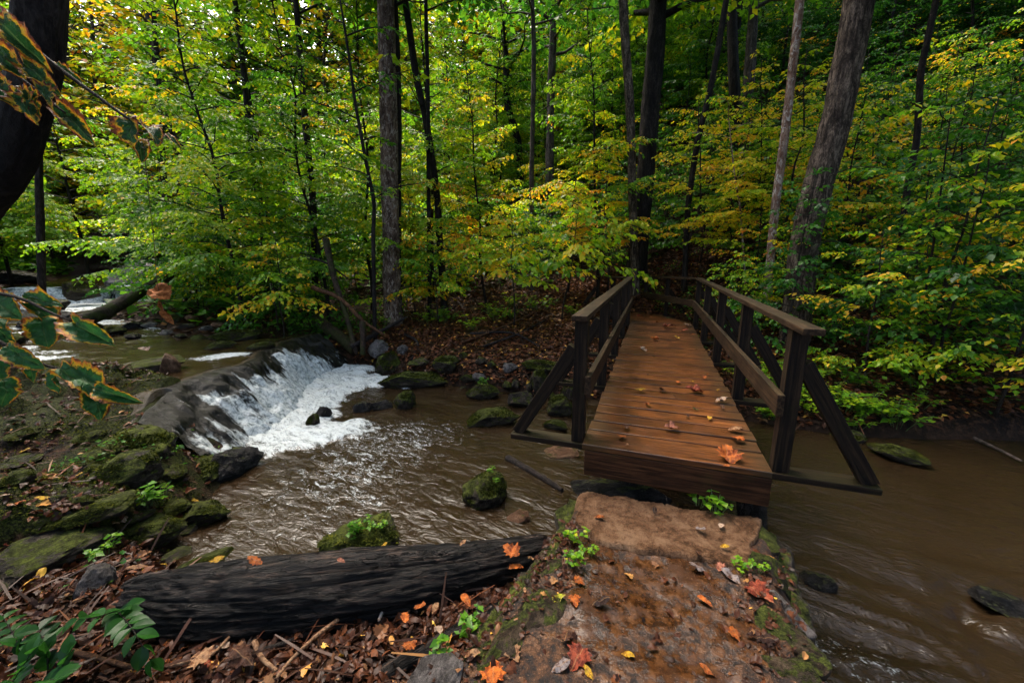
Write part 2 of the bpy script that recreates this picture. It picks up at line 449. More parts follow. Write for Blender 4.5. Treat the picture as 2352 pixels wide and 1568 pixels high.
# the rock step: a sheet of water sliding over it
def fall_material():
    k = NT('falling_water'); uv = k.n('ShaderNodeTexCoord').outputs['UV']; a = k.attr('foam'); o = k.obj()
    s1 = k.noise(k.map(uv, (26, 2.2, 1)), 1.0, 6, .68, .35)
    s2 = k.noise(o, 15, 6, .78, .5)
    s3 = k.noise(k.map(uv, (70, 5, 1)), 1.0, 3, .6)
    nn = k.math('ADD', k.math('ADD', k.math('MULTIPLY', s1, .55), k.math('MULTIPLY', s2, .20)), k.math('MULTIPLY', s3, .25))
    f = k.sramp(k.math('SUBTRACT', nn, k.math('SUBTRACT', .755, k.math('MULTIPLY', a, .40))), -.03, .10)
    dark = k.ramp(k.math('ADD', k.math('MULTIPLY', s1, .6), k.math('MULTIPLY', s3, .4)), [(.35, (.002, .0025, .002)), (.52, (.008, .008, .006)), (.66, (.035, .034, .028))])
    su = k.n('ShaderNodeSeparateXYZ'); k.l(uv, su.inputs[0])
    dark = k.mix(k.sramp(su.outputs[1], .0, -.12), dark, (.05, .036, .020))
    col = k.mix(f, dark, k.mix(k.sramp(s2, .35, .62), (.12, .15, .16), (.56, .60, .60)))
    h = k.math('ADD', k.math('MULTIPLY', s1, .8), k.math('MULTIPLY', s2, .4))
    p = k.bsdf(col, k.math('ADD', .16, k.math('MULTIPLY', f, .45)), k.bump(h, .8, .06), spec=.14)
    return k.m
M['fall'] = fall_material()
ns, nt = 240, 90
s = np.linspace(0, 1, ns)[:, None]; t = np.linspace(-.6, 1.03, nt)[None]
Yc = 4.0 + s * 4.45 + 0 * t
flare = (1 - s) * 0
xc, xb = fall_x(Yc)
Xc = xc + (xb - xc) * t
lump = (.07 * fbm(s * 6 + 0 * t, t * 2.2 + 0 * s, 0, 4) - .07 * np.abs(fbm(s * 11 + 0 * t, t * 1.6 + 0 * s, 5, 3))) * smooth(-.05, .25, t) + .045 * fbm(s * 18 + 0 * t, t * 6 + 0 * s, 11, 4) * smooth(0, .15, t) * (1 - smooth(.3, .55, s)) + .03 * fbm(s * 38 + 0 * t, t * 3 + 0 * s, 3, 3) * smooth(0, .4, t)
side = smooth(3.75, 4.5, Yc)
Zc = np.where(t < 0, W2 - .10 * smooth(.1, .55, -t), fall_z(t)) + lump - .0
base_h = height(Xc, Yc, False) + .03
Zc = np.where(Yc < 4.5, np.minimum(Zc, base_h + .02 + .03 * fbm(Xc * 4, Yc * 4, 0, 3)), Zc)
nearcut = (Yc < 4.72) & (t < .06)
Zc = np.where(nearcut, np.minimum(Zc, base_h - .10), Zc)
fm = smooth(.20, .95, t + .30 * fbm(s * 14 + 0 * t, t * .5 + 0 * s, 7, 3) + .10)
fm = np.clip(fm + .20 * smooth(.0, .25, t) + .26 * fbm(s * 30 + 0 * t, t * 2 + 0 * s, 2, 3), 0, 1)
fm = fm * (.68 + .32 * smooth(.16, .40, s + .05 * fbm(s * 5 + 0 * t, t * 3 + 0 * s, 9, 2) + .10 * t)) * (1 - .45 * smooth(.80, .95, s))
fm = fm + .30 * np.exp(-((s - .02 - .03 * t) / .035)**2) * smooth(-.1, .1, t) + .25 * np.exp(-((s - .14) / .04)**2) * (1 - smooth(.1, .5, t)) * smooth(-.1, 0, t)
fm = np.clip(fm, 0, 1)
i = (np.arange(ns - 1)[:, None] * nt + np.arange(nt - 1)[None]).ravel()
F = np.stack([i, i + 1, i + nt + 1, i + nt], 1)
tag(mobj('waterfall', np.stack([Xc, Yc, Zc], -1).reshape(-1, 3), F[:, ::-1], M['fall'], attrs={'foam': ('POINT', fm)},
         uv=np.stack([s + 0 * t, t + 0 * s], -1).reshape(-1, 2)), kind='structure')

def clipped_water(name, xs, ys, poly, z, foamf, mat, grow=.3, cut=None):
    X, Y, F = grid_mesh(xs, ys)
    ins = poly_sdf(poly, X, Y) < grow
    if cut is not None: ins &= cut(X, Y)
    keep = ins.ravel()[F].all(1)
    F = F[keep]; used = np.unique(F); idx = np.full(X.size, -1); idx[used] = np.arange(len(used))
    fo = foamf(X, Y)
    Zw = z + (.008 + .03 * fo) * (fbm(X * 3, Y * 3.5, 5, 4)) + .02 * fo
    V = np.stack([X, Y, Zw], -1).reshape(-1, 3)[used]
    tag(mobj(name, V, idx[F], mat, attrs={'foam': ('POINT', np.clip(fo, 0, 1).ravel()[used])}), kind='structure')
def foam_up(X, Y):
    d = poly_sdf(UP3, X, Y)
    a = .92 * (1 - smooth(.2, 3.0, d + .5 * fbm(X, Y, 0, 3)))
    b = .85 * np.exp(-((X + 10.2) / 1.2)**2 - ((Y - 8.0) / .6)**2)
    c = .78 * np.exp(-((X + 4.75) / .8)**2 - ((Y - 6.35 - .25 * (X + 4.7)) / .30)**2)
    d_ = .5 * np.exp(-((X + 7.2) / .5)**2 - ((Y - 5.9) / .2)**2)
    rif = smooth(-6.2, -7.5, X) * np.clip(.38 + .42 * fbm(X * .9, Y * 2.4, 15, 4), 0, .8)
    return np.maximum(np.maximum(np.maximum(a, b), np.maximum(c, d_)), np.maximum(rif, .08))
clipped_water('upstream_water', axis([(-18, -3.5, .06)]), axis([(4.4, 16, .06)]), UP2, W2, foam_up, M['upwater'],
              cut=lambda X, Y: (X < fall_x(Y)[0] - .10))
clipped_water('headwater', axis([(-30, -12, .15)]), axis([(13, 31, .15)]), UP3, W3, lambda X, Y: .35 * np.exp(-((X + 15) / 2.5)**2) + .1, M['upwater'])
# little step between the two upper reaches
st = np.linspace(0, 1, 60)[:, None]; tt = np.linspace(0, 1, 20)[None]
A, B = np.array([-17.6, 13.4]), np.array([-12.6, 15.2]); nrm = np.array([.34, -.94])
P = A + (B - A) * st[..., None]
XY = P + nrm * (-.35 + .9 * tt[..., None] + .12 * fbm(st * 9, 0 * st, 0, 2)[..., None])
Zs = W3 + .02 - (W3 - W2 + .02) * smooth(.3, .8, tt + .15 * fbm(st * 6, tt * 0, 2, 2)) + .03 * fbm(st * 25, tt * 3, 1, 3)
V = np.concatenate([XY, Zs[..., None]], -1).reshape(-1, 3)
i = (np.arange(59)[:, None] * 20 + np.arange(19)[None]).ravel(); F = np.stack([i, i + 1, i + 21, i + 20], 1)
tag(mobj('small_cascade', V, F, M['fall'], attrs={'foam': ('POINT', np.clip(.95 + .25 * fbm(st * 8, tt * 2, 8, 2), 0, 1).ravel())},
         uv=np.stack([st + 0 * tt, tt + 0 * st], -1).reshape(-1, 2)), kind='structure')
# ------------------------------------------------------------------ footbridge
def wood_material(name, c0, c1, c2, rough, algae=0.0, algae_col=(.05, .055, .012), tint=False, spec=.12):
    k = NT(name); o = k.obj()
    if tint:
        t = k.attr('tint'); cmb = k.n('ShaderNodeCombineXYZ'); k.l(k.math('MULTIPLY', t, 37.0), cmb.inputs[2]); k.l(k.math('MULTIPLY', t, 11.0), cmb.inputs[0])
        va = k.n('ShaderNodeVectorMath', operation='ADD'); k.l(o, va.inputs[0]); k.l(cmb.outputs[0], va.inputs[1]); o2 = va.outputs[0]
    else: o2 = o
    g = k.noise(k.map(o2, (1.6, 30, 30)), 1.6, 7, .65, .5); fine = k.noise(k.map(o2, (6, 140, 140)), 1.5, 3, .6)
    big = k.noise(o, 2.2, 5, .6)
    f = k.math('ADD', k.math('MULTIPLY', g, .7), k.math('MULTIPLY', fine, .3))
    c = k.ramp(f, [(.41, c0), (.5, c1), (.59, c2)])
    c = k.mix(k.math('MULTIPLY', k.sramp(big, .42, .68), .6), c, c0)
    if tint:
        c = k.mix(k.math('MULTIPLY', k.sramp(t, .5, 1.0), .45), c, c0)
        sp = k.n('ShaderNodeSeparateXYZ'); k.l(o, sp.inputs[0])
        e = k.sramp(k.math('ADD', k.math('ABSOLUTE', sp.outputs[0]), k.math('MULTIPLY', k.noise(o, 5, 4), .35)), .50, .75)
        c = k.mix(k.math('MULTIPLY', e, .55), c, (.028, .022, .010))
    if algae:
        sp = k.n('ShaderNodeSeparateXYZ'); k.l(k.geo().outputs['Normal'], sp.inputs[0])
        m = k.math('MULTIPLY', k.sramp(k.math('ADD', k.math('MULTIPLY', sp.outputs[2], .25), k.noise(o, 7, 5, .6)), .55, .8), algae)
        c = k.mix(m, c, algae_col)
    r = k.math('ADD', k.math('MULTIPLY', k.noise(o, 6, 4), .30), rough - .12)
    k.bsdf(c, r, k.bump(f, .45, .006), spec=spec)
    return k.m
M['deck'] = wood_material('deck_wood', (.022, .0075, .0025), (.118, .036, .008), (.23, .080, .020), .30, tint=True, spec=.5)
M['post'] = wood_material('post_wood', (.004, .0025, .002), (.012, .007, .004), (.030, .017, .009), .6, algae=.15)
M['rail'] = wood_material('rail_wood', (.008, .0045, .0025), (.024, .013, .007), (.052, .030, .015), .62, algae=.25, algae_col=(.028, .026, .008))
M['fascia'] = wood_material('fascia_wood', (.012, .005, .0025), (.036, .014, .006), (.07, .028, .012), .5, algae=.1)

C0 = np.array([1.0625, 2.428, 0]); BANG = math.atan2(-.3315, .9435)
bridge = empty('footbridge', C0, (0, 0, BANG))
tag(bridge, 'narrow wooden plank footbridge with post and rail sides crossing the muddy creek', 'footbridge')

def box_bm(L, w, h, bev=.006, jit=.0):
    bm = bmesh.new(); bmesh.ops.create_cube(bm, size=1)
    for v in bm.verts: v.co = Vector((v.co.x * L, v.co.y * w, v.co.z * h))
    bmesh.ops.bevel(bm, geom=list(bm.edges), offset=bev, segments=2, profile=.6, affect='EDGES')
    return bm

def beam(name, p0, p1, w, h, mat, parent=bridge, up=(0, 0, 1), bev=.006, ext=0):
    p0, p1 = Vector(p0), Vector(p1); d = (p1 - p0); L = d.length + 2 * ext; x = d.normalized(); u = Vector(up)
    y = u.cross(x).normalized(); z = x.cross(y)
    me = bpy.data.meshes.new(name); bm = box_bm(L, w, h, bev); bm.to_mesh(me); bm.free(); me.materials.append(mat)
    o = link(name, me, parent)
    o.matrix_local = Matrix.Translation((p0 + p1) / 2) @ Matrix((x, y, z)).transposed().to_4x4()
    return o

# deck: every plank real, with gaps; one part
DW = 1.18; TURN = 6.15
def deck_part(name, loc, rotz, spans, zf):
    mb = MB()
    for (y0, y1, xl, xr) in spans:
        w = y1 - y0 - .024; bm = box_bm((xr - xl), w, .040, .005)
        jx, jz, rz = random.uniform(-.012, .012), random.uniform(-.0025, .0025), random.uniform(-.003, .003)
        bmesh.ops.rotate(bm, verts=bm.verts, cent=(0, 0, 0), matrix=Matrix.Rotation(rz, 3, 'Z'))
        bmesh.ops.rotate(bm, verts=bm.verts, cent=(0, 0, 0), matrix=Matrix.Rotation(random.uniform(-.008, .008), 3, 'X'))
        ym = (y0 + y1) / 2
        V = [(v.co.x + (xl + xr) / 2 + jx, v.co.y + ym, v.co.z - .020 + jz + zf(ym)) for v in bm.verts]
        bm.verts.index_update()
        mb.add(V, [[v.index for v in f.verts] for f in bm.faces], random.random()); bm.free()
    o = mb.build(name, M['deck'], bridge, sm=False, attrs=True)
    o.location = loc; o.rotation_euler = (0, 0, rotz); return o
spans = [(0, .285, -DW / 2, DW / 2)]; y = .285
while y < TURN - .05:
    w = random.choice([.185, .19, .195, .2, .19]); spans.append((y, y + w, -DW / 2, DW / 2)); y += w
deck_part('deck', (0, 0, 0), 0, spans, lambda y: 0)
# second, angled run (turned left); its planks start where the first run ends
A2 = -BANG + R(2); P2 = Vector((0, y, 0))
spans = []; yy = .02
while yy < 2.75: spans.append((yy, yy + .19, -.62, .56)); yy += .19
d2 = deck_part('deck', (.05, y - .12, -.012), A2, spans, lambda t: -.03 * t)
# wedge boards filling the turn
# stringers and end beam
beam('end_beam', (-DW / 2 + .01, .034, -.139), (DW / 2 - .005, .034, -.139), .045, .195, M['fascia'])
for x in (-.42, 0, .42):
    beam('stringer', (x, .06, -.139), (x, TURN, -.145), .05, .19, M['post'])
c2, s2 = math.cos(A2), math.sin(A2)
def L2(x, t, z): return (.05 + c2 * x - s2 * t, y - .12 + s2 * x + c2 * t, z - .012 - .03 * t)
for x in (-.4, .4):
    beam('stringer', L2(x, .1, -.145), L2(x, 2.8, -.145), .05, .19, M['post'])

RH = .925
posts = [.16, 1.58, 3.05, 4.5, 5.95]
for sd in (-1, 1):
    for i, py in enumerate(posts):
        px = sd * (DW / 2 + .062)
        # outrigger plank lying across under the deck edge
        beam('outrigger', (sd * .30, py, -.062), (sd * 1.17, py, -.062), .14, .042, M['post'])
        beam('post', (px, py, -.042), (px, py, RH - .04), .092, .092, M['post'], up=(0, 1, 0))
        beam('brace', (sd * 1.12, py, -.03), (px + sd * .055, py, .66), .092, .075, M['post'], up=(0, 1, 0), ext=.015)
    # top rail (plank laid flat on the posts), mid rail on the inner faces
    xr = sd * (DW / 2 + .055)
    e0 = -.02 if sd < 0 else -.10
    beam('top_rail', (xr, e0, RH - .019), (xr, 3.07, RH - .019), .106, .038, M['rail'])
    beam('top_rail', (xr, 3.075, RH - .019), (xr, 6.02, RH - .019), .106, .038, M['rail'])
    xm = sd * (DW / 2 - .006)
    beam('middle_rail', (xm, .06, .42), (xm, 3.05, .42), .042, .135, M['rail'])
    beam('middle_rail', (xm, 3.055, .42), (xm, 5.98, .42), .042, .135, M['rail'])
# second run railings
for sd, xe in ((-1, -.70), (1, .62)):
    for t in (1.35, 2.75):
        x = xe
        beam('outrigger', L2(x - sd * .3, t, -.062), L2(x + sd * .55, t, -.062), .14, .042, M['post'])
        beam('post', L2(x, t, -.042), L2(x, t, RH - .04), .092, .092, M['post'], up=(0, 1, 0))
        beam('brace', L2(x + sd * .5, t, -.03), L2(x + sd * .05, t, .62), .092, .075, M['post'], up=(0, 1, 0))
    xc = sd * (DW / 2 + .055)
    a = (xc, 6.02, RH - .019); b = L2(xe, 2.9, RH - .019)
    beam('top_rail', a, b, .106, .038, M['rail'])
    beam('middle_rail', (sd * (DW / 2 - .006), 6.0, .42), L2(xe - sd * .06, 2.8, .42), .042, .135, M['rail'])

# ------------------------------------------------------------------ causeway / abutment and path
M['masonry'] = make_rock('masonry', (.006, .005, .004), (.03, .024, .018), (.09, .07, .055), .55, fs=3)
X, Y, F = grid_mesh(axis([(-1.3, 2.0, .03)]), axis([(-4.2, .6, .15), (.6, 2.9, .03)]))
dc = poly_sdf(CAUSE, X, Y) + .05 * fbm(X * 4, Y * 4, 0, 3)
Z = np.where(dc < 0, -.40, -.40 - np.clip(dc / .05, 0, 1) * .85) + .02 * fbm(X * 5, Y * 5, 1, 3)
keep = (dc.ravel()[F] < .12).any(1)
tag(mobj('abutment_wall', np.stack([X, Y, Z], -1).reshape(-1, 3), F[keep], M['masonry']),
    'low dark masonry abutment carrying the muddy path up to the bridge end', 'wall')

def path_material():
    k = NT('path'); o = k.obj()
    n1 = k.noise(o, 4, 6, .62); n2 = k.noise(o, 26, 6, .68); n3 = k.noise(o, 110, 3, .6)
    c = k.ramp(n2, [(.38, (.003, .0015, .001)), (.47, (.015, .0055, .0018)), (.55, (.046, .017, .0045)), (.66, (.10, .045, .018))])
    c = k.mix(k.math('MULTIPLY', k.sramp(n1, .52, .68), .75), c, (.045, .022, .013))
    c = k.mix(k.math('MULTIPLY', k.sramp(n3, .6, .72), .5), c, (.30, .17, .09))
    dd = k.n('ShaderNodeVectorMath', operation='DISTANCE'); k.l(o, dd.inputs[0]); dd.inputs[1].default_value = (float(PUD[0]), float(PUD[1]), -.33)
    wet = k.sramp(k.math('SUBTRACT', k.math('ADD', n1, k.math('MULTIPLY', n2, .5)), k.math('MULTIPLY', dd.outputs['Value'], .55)), .42, .62)
    c = k.mix(k.math('MULTIPLY', wet, .35), c, (.034, .012, .0035))
    r = k.math('SUBTRACT', .62, k.math('MULTIPLY', wet, .56))
    h = k.math('ADD', k.math('MULTIPLY', n2, .8), k.math('MULTIPLY', n3, .4))
    k.bsdf(c, r, k.bump(h, k.math('SUBTRACT', 1.0, k.math('MULTIPLY', wet, .75)), .02), spec=.3); return k.m
X, Y, F = grid_mesh(axis([(-1.15, 1.75, .02)]), axis([(-4, .6, .12), (.6, 2.5, .02)]))
dc = poly_sdf(CAUSE, X, Y)
PUD = at(1492, 1372, -.33); M['path'] = path_material()
def path_z(X, Y):
    X = np.asarray(X, float); Y = np.asarray(Y, float)
    dp = np.hypot((X - PUD[0]) / .28, (Y - PUD[1]) / .24)
    return -.325 + .010 * fbm(X * 4, Y * 4, 3, 3) + .0035 * fbm(X * 15, Y * 15, 5, 5, .65) - .016 * np.exp(-(dp * 2.2)**2)
Z = path_z(X, Y) - .12 * smooth(-.13, .0, dc)
keep = (dc.ravel()[F] < .0).all(1)
tag(mobj('dirt_path', np.stack([X, Y, Z], -1).reshape(-1, 3), F[keep], M['path']), kind='structure')
# ------------------------------------------------------------------ world, sun, camera
w = bpy.data.worlds.new('World'); scene.world = w; w.use_nodes = True
wn = w.node_tree.nodes; bg = wn['Background']
sky = wn.new('ShaderNodeTexSky'); sky.sky_type = 'NISHITA'; sky.sun_disc = False
SUN_AZ, SUN_EL = R(-35), R(58)          # azimuth clockwise from +Y
sky.sun_elevation = SUN_EL; sky.sun_rotation = SUN_AZ
sky.air_density = 1.0; sky.dust_density = 6.0; sky.ozone_density = .6
w.node_tree.links.new(sky.outputs[0], bg.inputs[0]); bg.inputs[1].default_value = .15
sl = bpy.data.lights.new('sun', 'SUN'); sl.energy = 1.5; sl.angle = R(25); sl.color = (1, .93, .82)
so = link('sun', sl)
sd_ = Vector((math.sin(SUN_AZ) * math.cos(SUN_EL), math.cos(SUN_AZ) * math.cos(SUN_EL), math.sin(SUN_EL)))
so.rotation_euler = sd_.to_track_quat('Z', 'Y').to_euler()
cam = bpy.data.cameras.new('camera'); cam.lens = 14; cam.sensor_width = 36; cam.clip_end = 600; cam.clip_start = .02
co = link('camera', cam, None, CAM, (R(90) + PITCH, 0, 0)); scene.camera = co
scene.view_settings.view_transform = 'Standard'; scene.view_settings.look = 'None'
scene.view_settings.exposure = 2.1; scene.view_settings.gamma = 1
cy = scene.cycles
cy.use_denoising = True; cy.max_bounces = 6; cy.diffuse_bounces = 3; cy.glossy_bounces = 2; cy.transmission_bounces = 3
cy.transparent_max_bounces = 4; cy.caustics_reflective = False; cy.caustics_refractive = False; cy.sample_clamp_indirect = 4
cy.use_adaptive_sampling = True; cy.adaptive_threshold = .02
# ------------------------------------------------------------------ leaves
LEAF5 = np.array([[0, 0, 0], [.40, .36, .06], [1, 0, -.10], [.45, 0, -.03], [.40, -.36, .06]])
LEAF5_F = np.array([[0, 1, 2, 3], [0, 3, 2, 4]])

def leaf_arrays(pos, dr, nrm, size, shape=LEAF5, faces=LEAF5_F):
    pos, dr, nrm = np.asarray(pos), np.asarray(dr), np.asarray(nrm)
    dr = dr / (np.linalg.norm(dr, axis=1)[:, None] + 1e-9)
    sd = np.cross(nrm, dr); sd /= np.linalg.norm(sd, axis=1)[:, None] + 1e-9
    up = np.cross(dr, sd)
    size = np.broadcast_to(np.asarray(size, float), (len(pos),))
    V = pos[:, None] + size[:, None, None] * (shape[None, :, 0:1] * dr[:, None] + shape[None, :, 1:2] * sd[:, None] + shape[None, :, 2:3] * up[:, None])
    k = len(shape)
    F = (np.arange(len(pos))[:, None, None] * k + faces[None]).reshape(-1, faces.shape[1])
    return V.reshape(-1, 3), F

def leaf_mesh(name, pos, dr, nrm, size, tint, mat):
    V, F = leaf_arrays(pos, dr, nrm, size)
    return mesh_data(name, V, F, mat, attrs={'tint': ('FACE', np.repeat(np.clip(tint, 0, 1), len(LEAF5_F)))}, smooth_shade=False)

def rotz(v, a):
    c, s = np.cos(a), np.sin(a); o = v.copy()
    o[:, 0] = v[:, 0] * c - v[:, 1] * s; o[:, 1] = v[:, 0] * s + v[:, 1] * c; return o

def sprays(rng, branches, leaf, mu, sd_b, sd_l, twig=.42, dens=1.0, droop=.25, yellow=0.0):
    """Flat layered sprays of leaves along the given branch polylines."""
    P, D, N, S, T = [], [], [], [], []
    for B in branches:
        seg = np.linalg.norm(np.diff(B, axis=0), axis=1); L = seg.sum()
        nt = max(3, int(L / (leaf * 1.25) * dens))
        s = rng.uniform(.14, 1, nt * 2); cum = np.concatenate([[0], np.cumsum(seg)]) / L
        org = np.stack([np.interp(s, cum, B[:, i]) for i in range(3)], 1)
        tan = np.stack([np.interp(s, (cum[1:] + cum[:-1]) / 2, np.diff(B[:, i])) for i in range(3)], 1)
        tan /= np.linalg.norm(tan, axis=1)[:, None] + 1e-9
        side = np.where(np.arange(nt * 2) % 2 == 0, 1, -1)
        td = rotz(tan, side * rng.uniform(.5, 1.2, nt * 2)); td[:, 2] = td[:, 2] * .4 - rng.uniform(.0, droop, nt * 2)
        tl = np.maximum(L * twig * (1 - .65 * s) * rng.uniform(.4, 1.2, nt * 2), leaf * 1.2)
        n = np.maximum(2, (tl / (leaf * .60)).astype(int)); idx = np.repeat(np.arange(nt * 2), n)
        k = np.concatenate([np.arange(q) for q in n]); f = (k + rng.uniform(.2, 1, len(k))) / n[idx]
        pos = org[idx] + td[idx] * (tl[idx] * f)[:, None]
        pos[:, 2] -= (f * f) * tl[idx] * droop * .9
        ls = np.where(k % 2 == 0, 1, -1)
        ld = rotz(td[idx], ls * rng.uniform(.3, 1.1, len(k)))
        ld[:, 2] -= rng.uniform(.05, .75, len(k))
        nr = np.stack([rng.normal(0, .38, len(k)), rng.normal(0, .38, len(k)), np.ones(len(k))], 1)
        bt = mu + sd_b * rng.normal(); tt = bt + sd_l * rng.normal(size=len(k))
        if yellow: tt = np.where(rng.random(len(k)) < (.62 if rng.random() < yellow * 1.1 else yellow * .35), rng.uniform(.74, .95, len(k)), tt)
        P.append(pos); D.append(ld); N.append(nr); S.append(leaf * rng.uniform(.65, 1.25, len(k))); T.append(tt)
    return np.vstack(P), np.vstack(D), np.vstack(N), np.concatenate(S), np.concatenate(T)

def limb(rng, base, az, L, up, droop, n=6):
    t = np.linspace(0, 1, n)[:, None]
    bend = az + rng.normal(0, .25) * t
    d = np.concatenate([np.cos(bend), np.sin(bend), 0 * t], 1)
    p = base + d * L * t + np.array([0, 0, 1.]) * (up * L * t - droop * L * t**2)
    p[1:] += rng.normal(0, .02 * L, (n - 1, 3)); return p

def proto_tree(kind, rng, Ht, nbr, Lmax, h0, leaf, mu, sd_b=.07, sd_l=.08, r0=None, top=.25, up=.35, droop=.30, bark='twig', dens=1.0,
               twig=.42, yellow=.0, wob=.03, nseg=6):
    r0 = r0 or Ht * .010 + .006
    t = np.linspace(0, 1, 9); T = np.stack([wob * Ht * (np.cumsum(rng.normal(0, .35, 9)) - 0), wob * Ht * np.cumsum(rng.normal(0, .35, 9)), Ht * t], 1)
    T[:, :2] -= T[0, :2]
    mb = MB(); mb.add(*tube(resample(T, 16), np.linspace(r0, r0 * .22, 16), nseg))
    br = []
    for i in range(nbr):
        f = (i + rng.uniform(0, 1)) / nbr; h = h0 + (1 - h0) * f
        b = np.array([np.interp(h, t, T[:, j]) for j in range(3)])
        L = Lmax * (1 - (1 - top) * f**1.3) * rng.uniform(.55, 1.15)
        B = limb(rng, b, i * 2.4 + rng.uniform(-.6, .6), L, up + .3 * f, droop * rng.uniform(.7, 1.3))
        br.append(B); mb.add(*tube(B, np.linspace(r0 * .30, r0 * .06, 6), 4, cap=False))
    root = empty(kind)
    mb.build('trunk', M[bark], root)
    link('crown', leaf_mesh('crown', *sprays(rng, br, leaf, mu, sd_b, sd_l, twig, dens, droop, yellow), M['leaf']), root)
    return root

def place(proto, x, y, sc=1.0, rz=None, label=None, cat='tree', group=None, dz=-.05, first=[set()]):
    o = proto if proto.name not in first[0] else copy_tree(proto)
    if o is proto: first[0].add(proto.name)
    o.location = (x, y, H1(x, y) + dz); o.scale = (sc, sc, sc * random.uniform(.92, 1.1))
    o.rotation_euler = (random.uniform(-.05, .05), random.uniform(-.05, .05), random.uniform(0, 6.28) if rz is None else rz)
    tag(o, label, cat, group); return o

r_ = np.random.default_rng
beech_green = [proto_tree('beech_sapling', r_(i), 3.6, 26, 1.7, .12, .095, .29, r0=.028, droop=.35) for i in (1, 2)]
beech_mixed = [proto_tree('beech_sapling', r_(10 + i), 3.4, 26, 1.8, .10, .095, .52, .10, .09, r0=.026, droop=.34, yellow=.24) for i in (1, 2)]
beech_gold = [proto_tree('golden_beech', r_(20 + i), 5.0, 26, 1.9, .28, .085, .755, .05, .06, r0=.035, droop=.22, up=.25) for i in (1, 2)]
shrub_green = [proto_tree('shrub', r_(30 + i), 1.6, 20, 1.15, .05, .075, .30, .06, .08, r0=.016, droop=.4) for i in (1, 2)]
shrub_bright = [proto_tree('shrub', r_(45 + i), 2.2, 24, 1.4, .42, .115, .66, .05, .06, r0=.018, droop=.35, yellow=.14) for i in (1, 2)]
shrub_lime = [proto_tree('shrub', r_(40 + i), 2.0, 24, 1.3, .34, .085, .60, .07, .09, r0=.018, droop=.35, yellow=.10) for i in (1, 2)]
under_green = [proto_tree('understory_tree', r_(50 + i), 9.0, 54, 2.6, .18, .108, .50, .10, .08, r0=.06, droop=.28, bark='bark_dark', dens=1.35) for i in (1, 2)]
under_lime = [proto_tree('understory_tree', r_(60 + i), 8.0, 50, 2.6, .16, .108, .60, .08, .07, r0=.055, droop=.28, bark='bark_dark', yellow=.07, dens=1.35) for i in (1, 2)]
under_dark = [proto_tree('understory_tree', r_(70 + i), 9.0, 54, 2.8, .14, .112, .15, .07, .08, r0=.08, droop=.28, bark='bark_dark', yellow=.05) for i in (1, 2)]  # leaf tint kept low to paint in the right wood's shade
far_lime = [proto_tree('forest_tree', r_(80 + i), 18, 80, 4.6, .16, .27, .69, .09, .09, r0=.17, droop=.22, bark='bark_mid', dens=.8, yellow=.06) for i in (1, 2)]  # leaf tint raised to paint the pale bright haze at upper left
far_dark = [proto_tree('forest_tree', r_(95 + i), 18, 80, 4.8, .14, .26, .14, .08, .07, r0=.18, droop=.22, bark='bark_dark', dens=.85) for i in (1, 2)]  # dark leaf tint stands in for shade on the far right slope
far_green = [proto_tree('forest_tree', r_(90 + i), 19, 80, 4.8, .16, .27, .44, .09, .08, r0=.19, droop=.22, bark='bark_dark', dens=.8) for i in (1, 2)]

# ------------------------------------------------------------------ the trunks one can tell apart
def bark_disp(seed, amp, ridge=15):
    def f(th, s):
        a = fbm(np.cos(th) * ridge * .5 + seed, np.sin(th) * ridge * .5, s * 2.2, 4)
        b = vnoise(np.cos(th) * 1.2 + seed, np.sin(th) * 1.2, s * .8)
        return amp * (-np.abs(a) * 1.7 + .35) + .08 * b
    return f

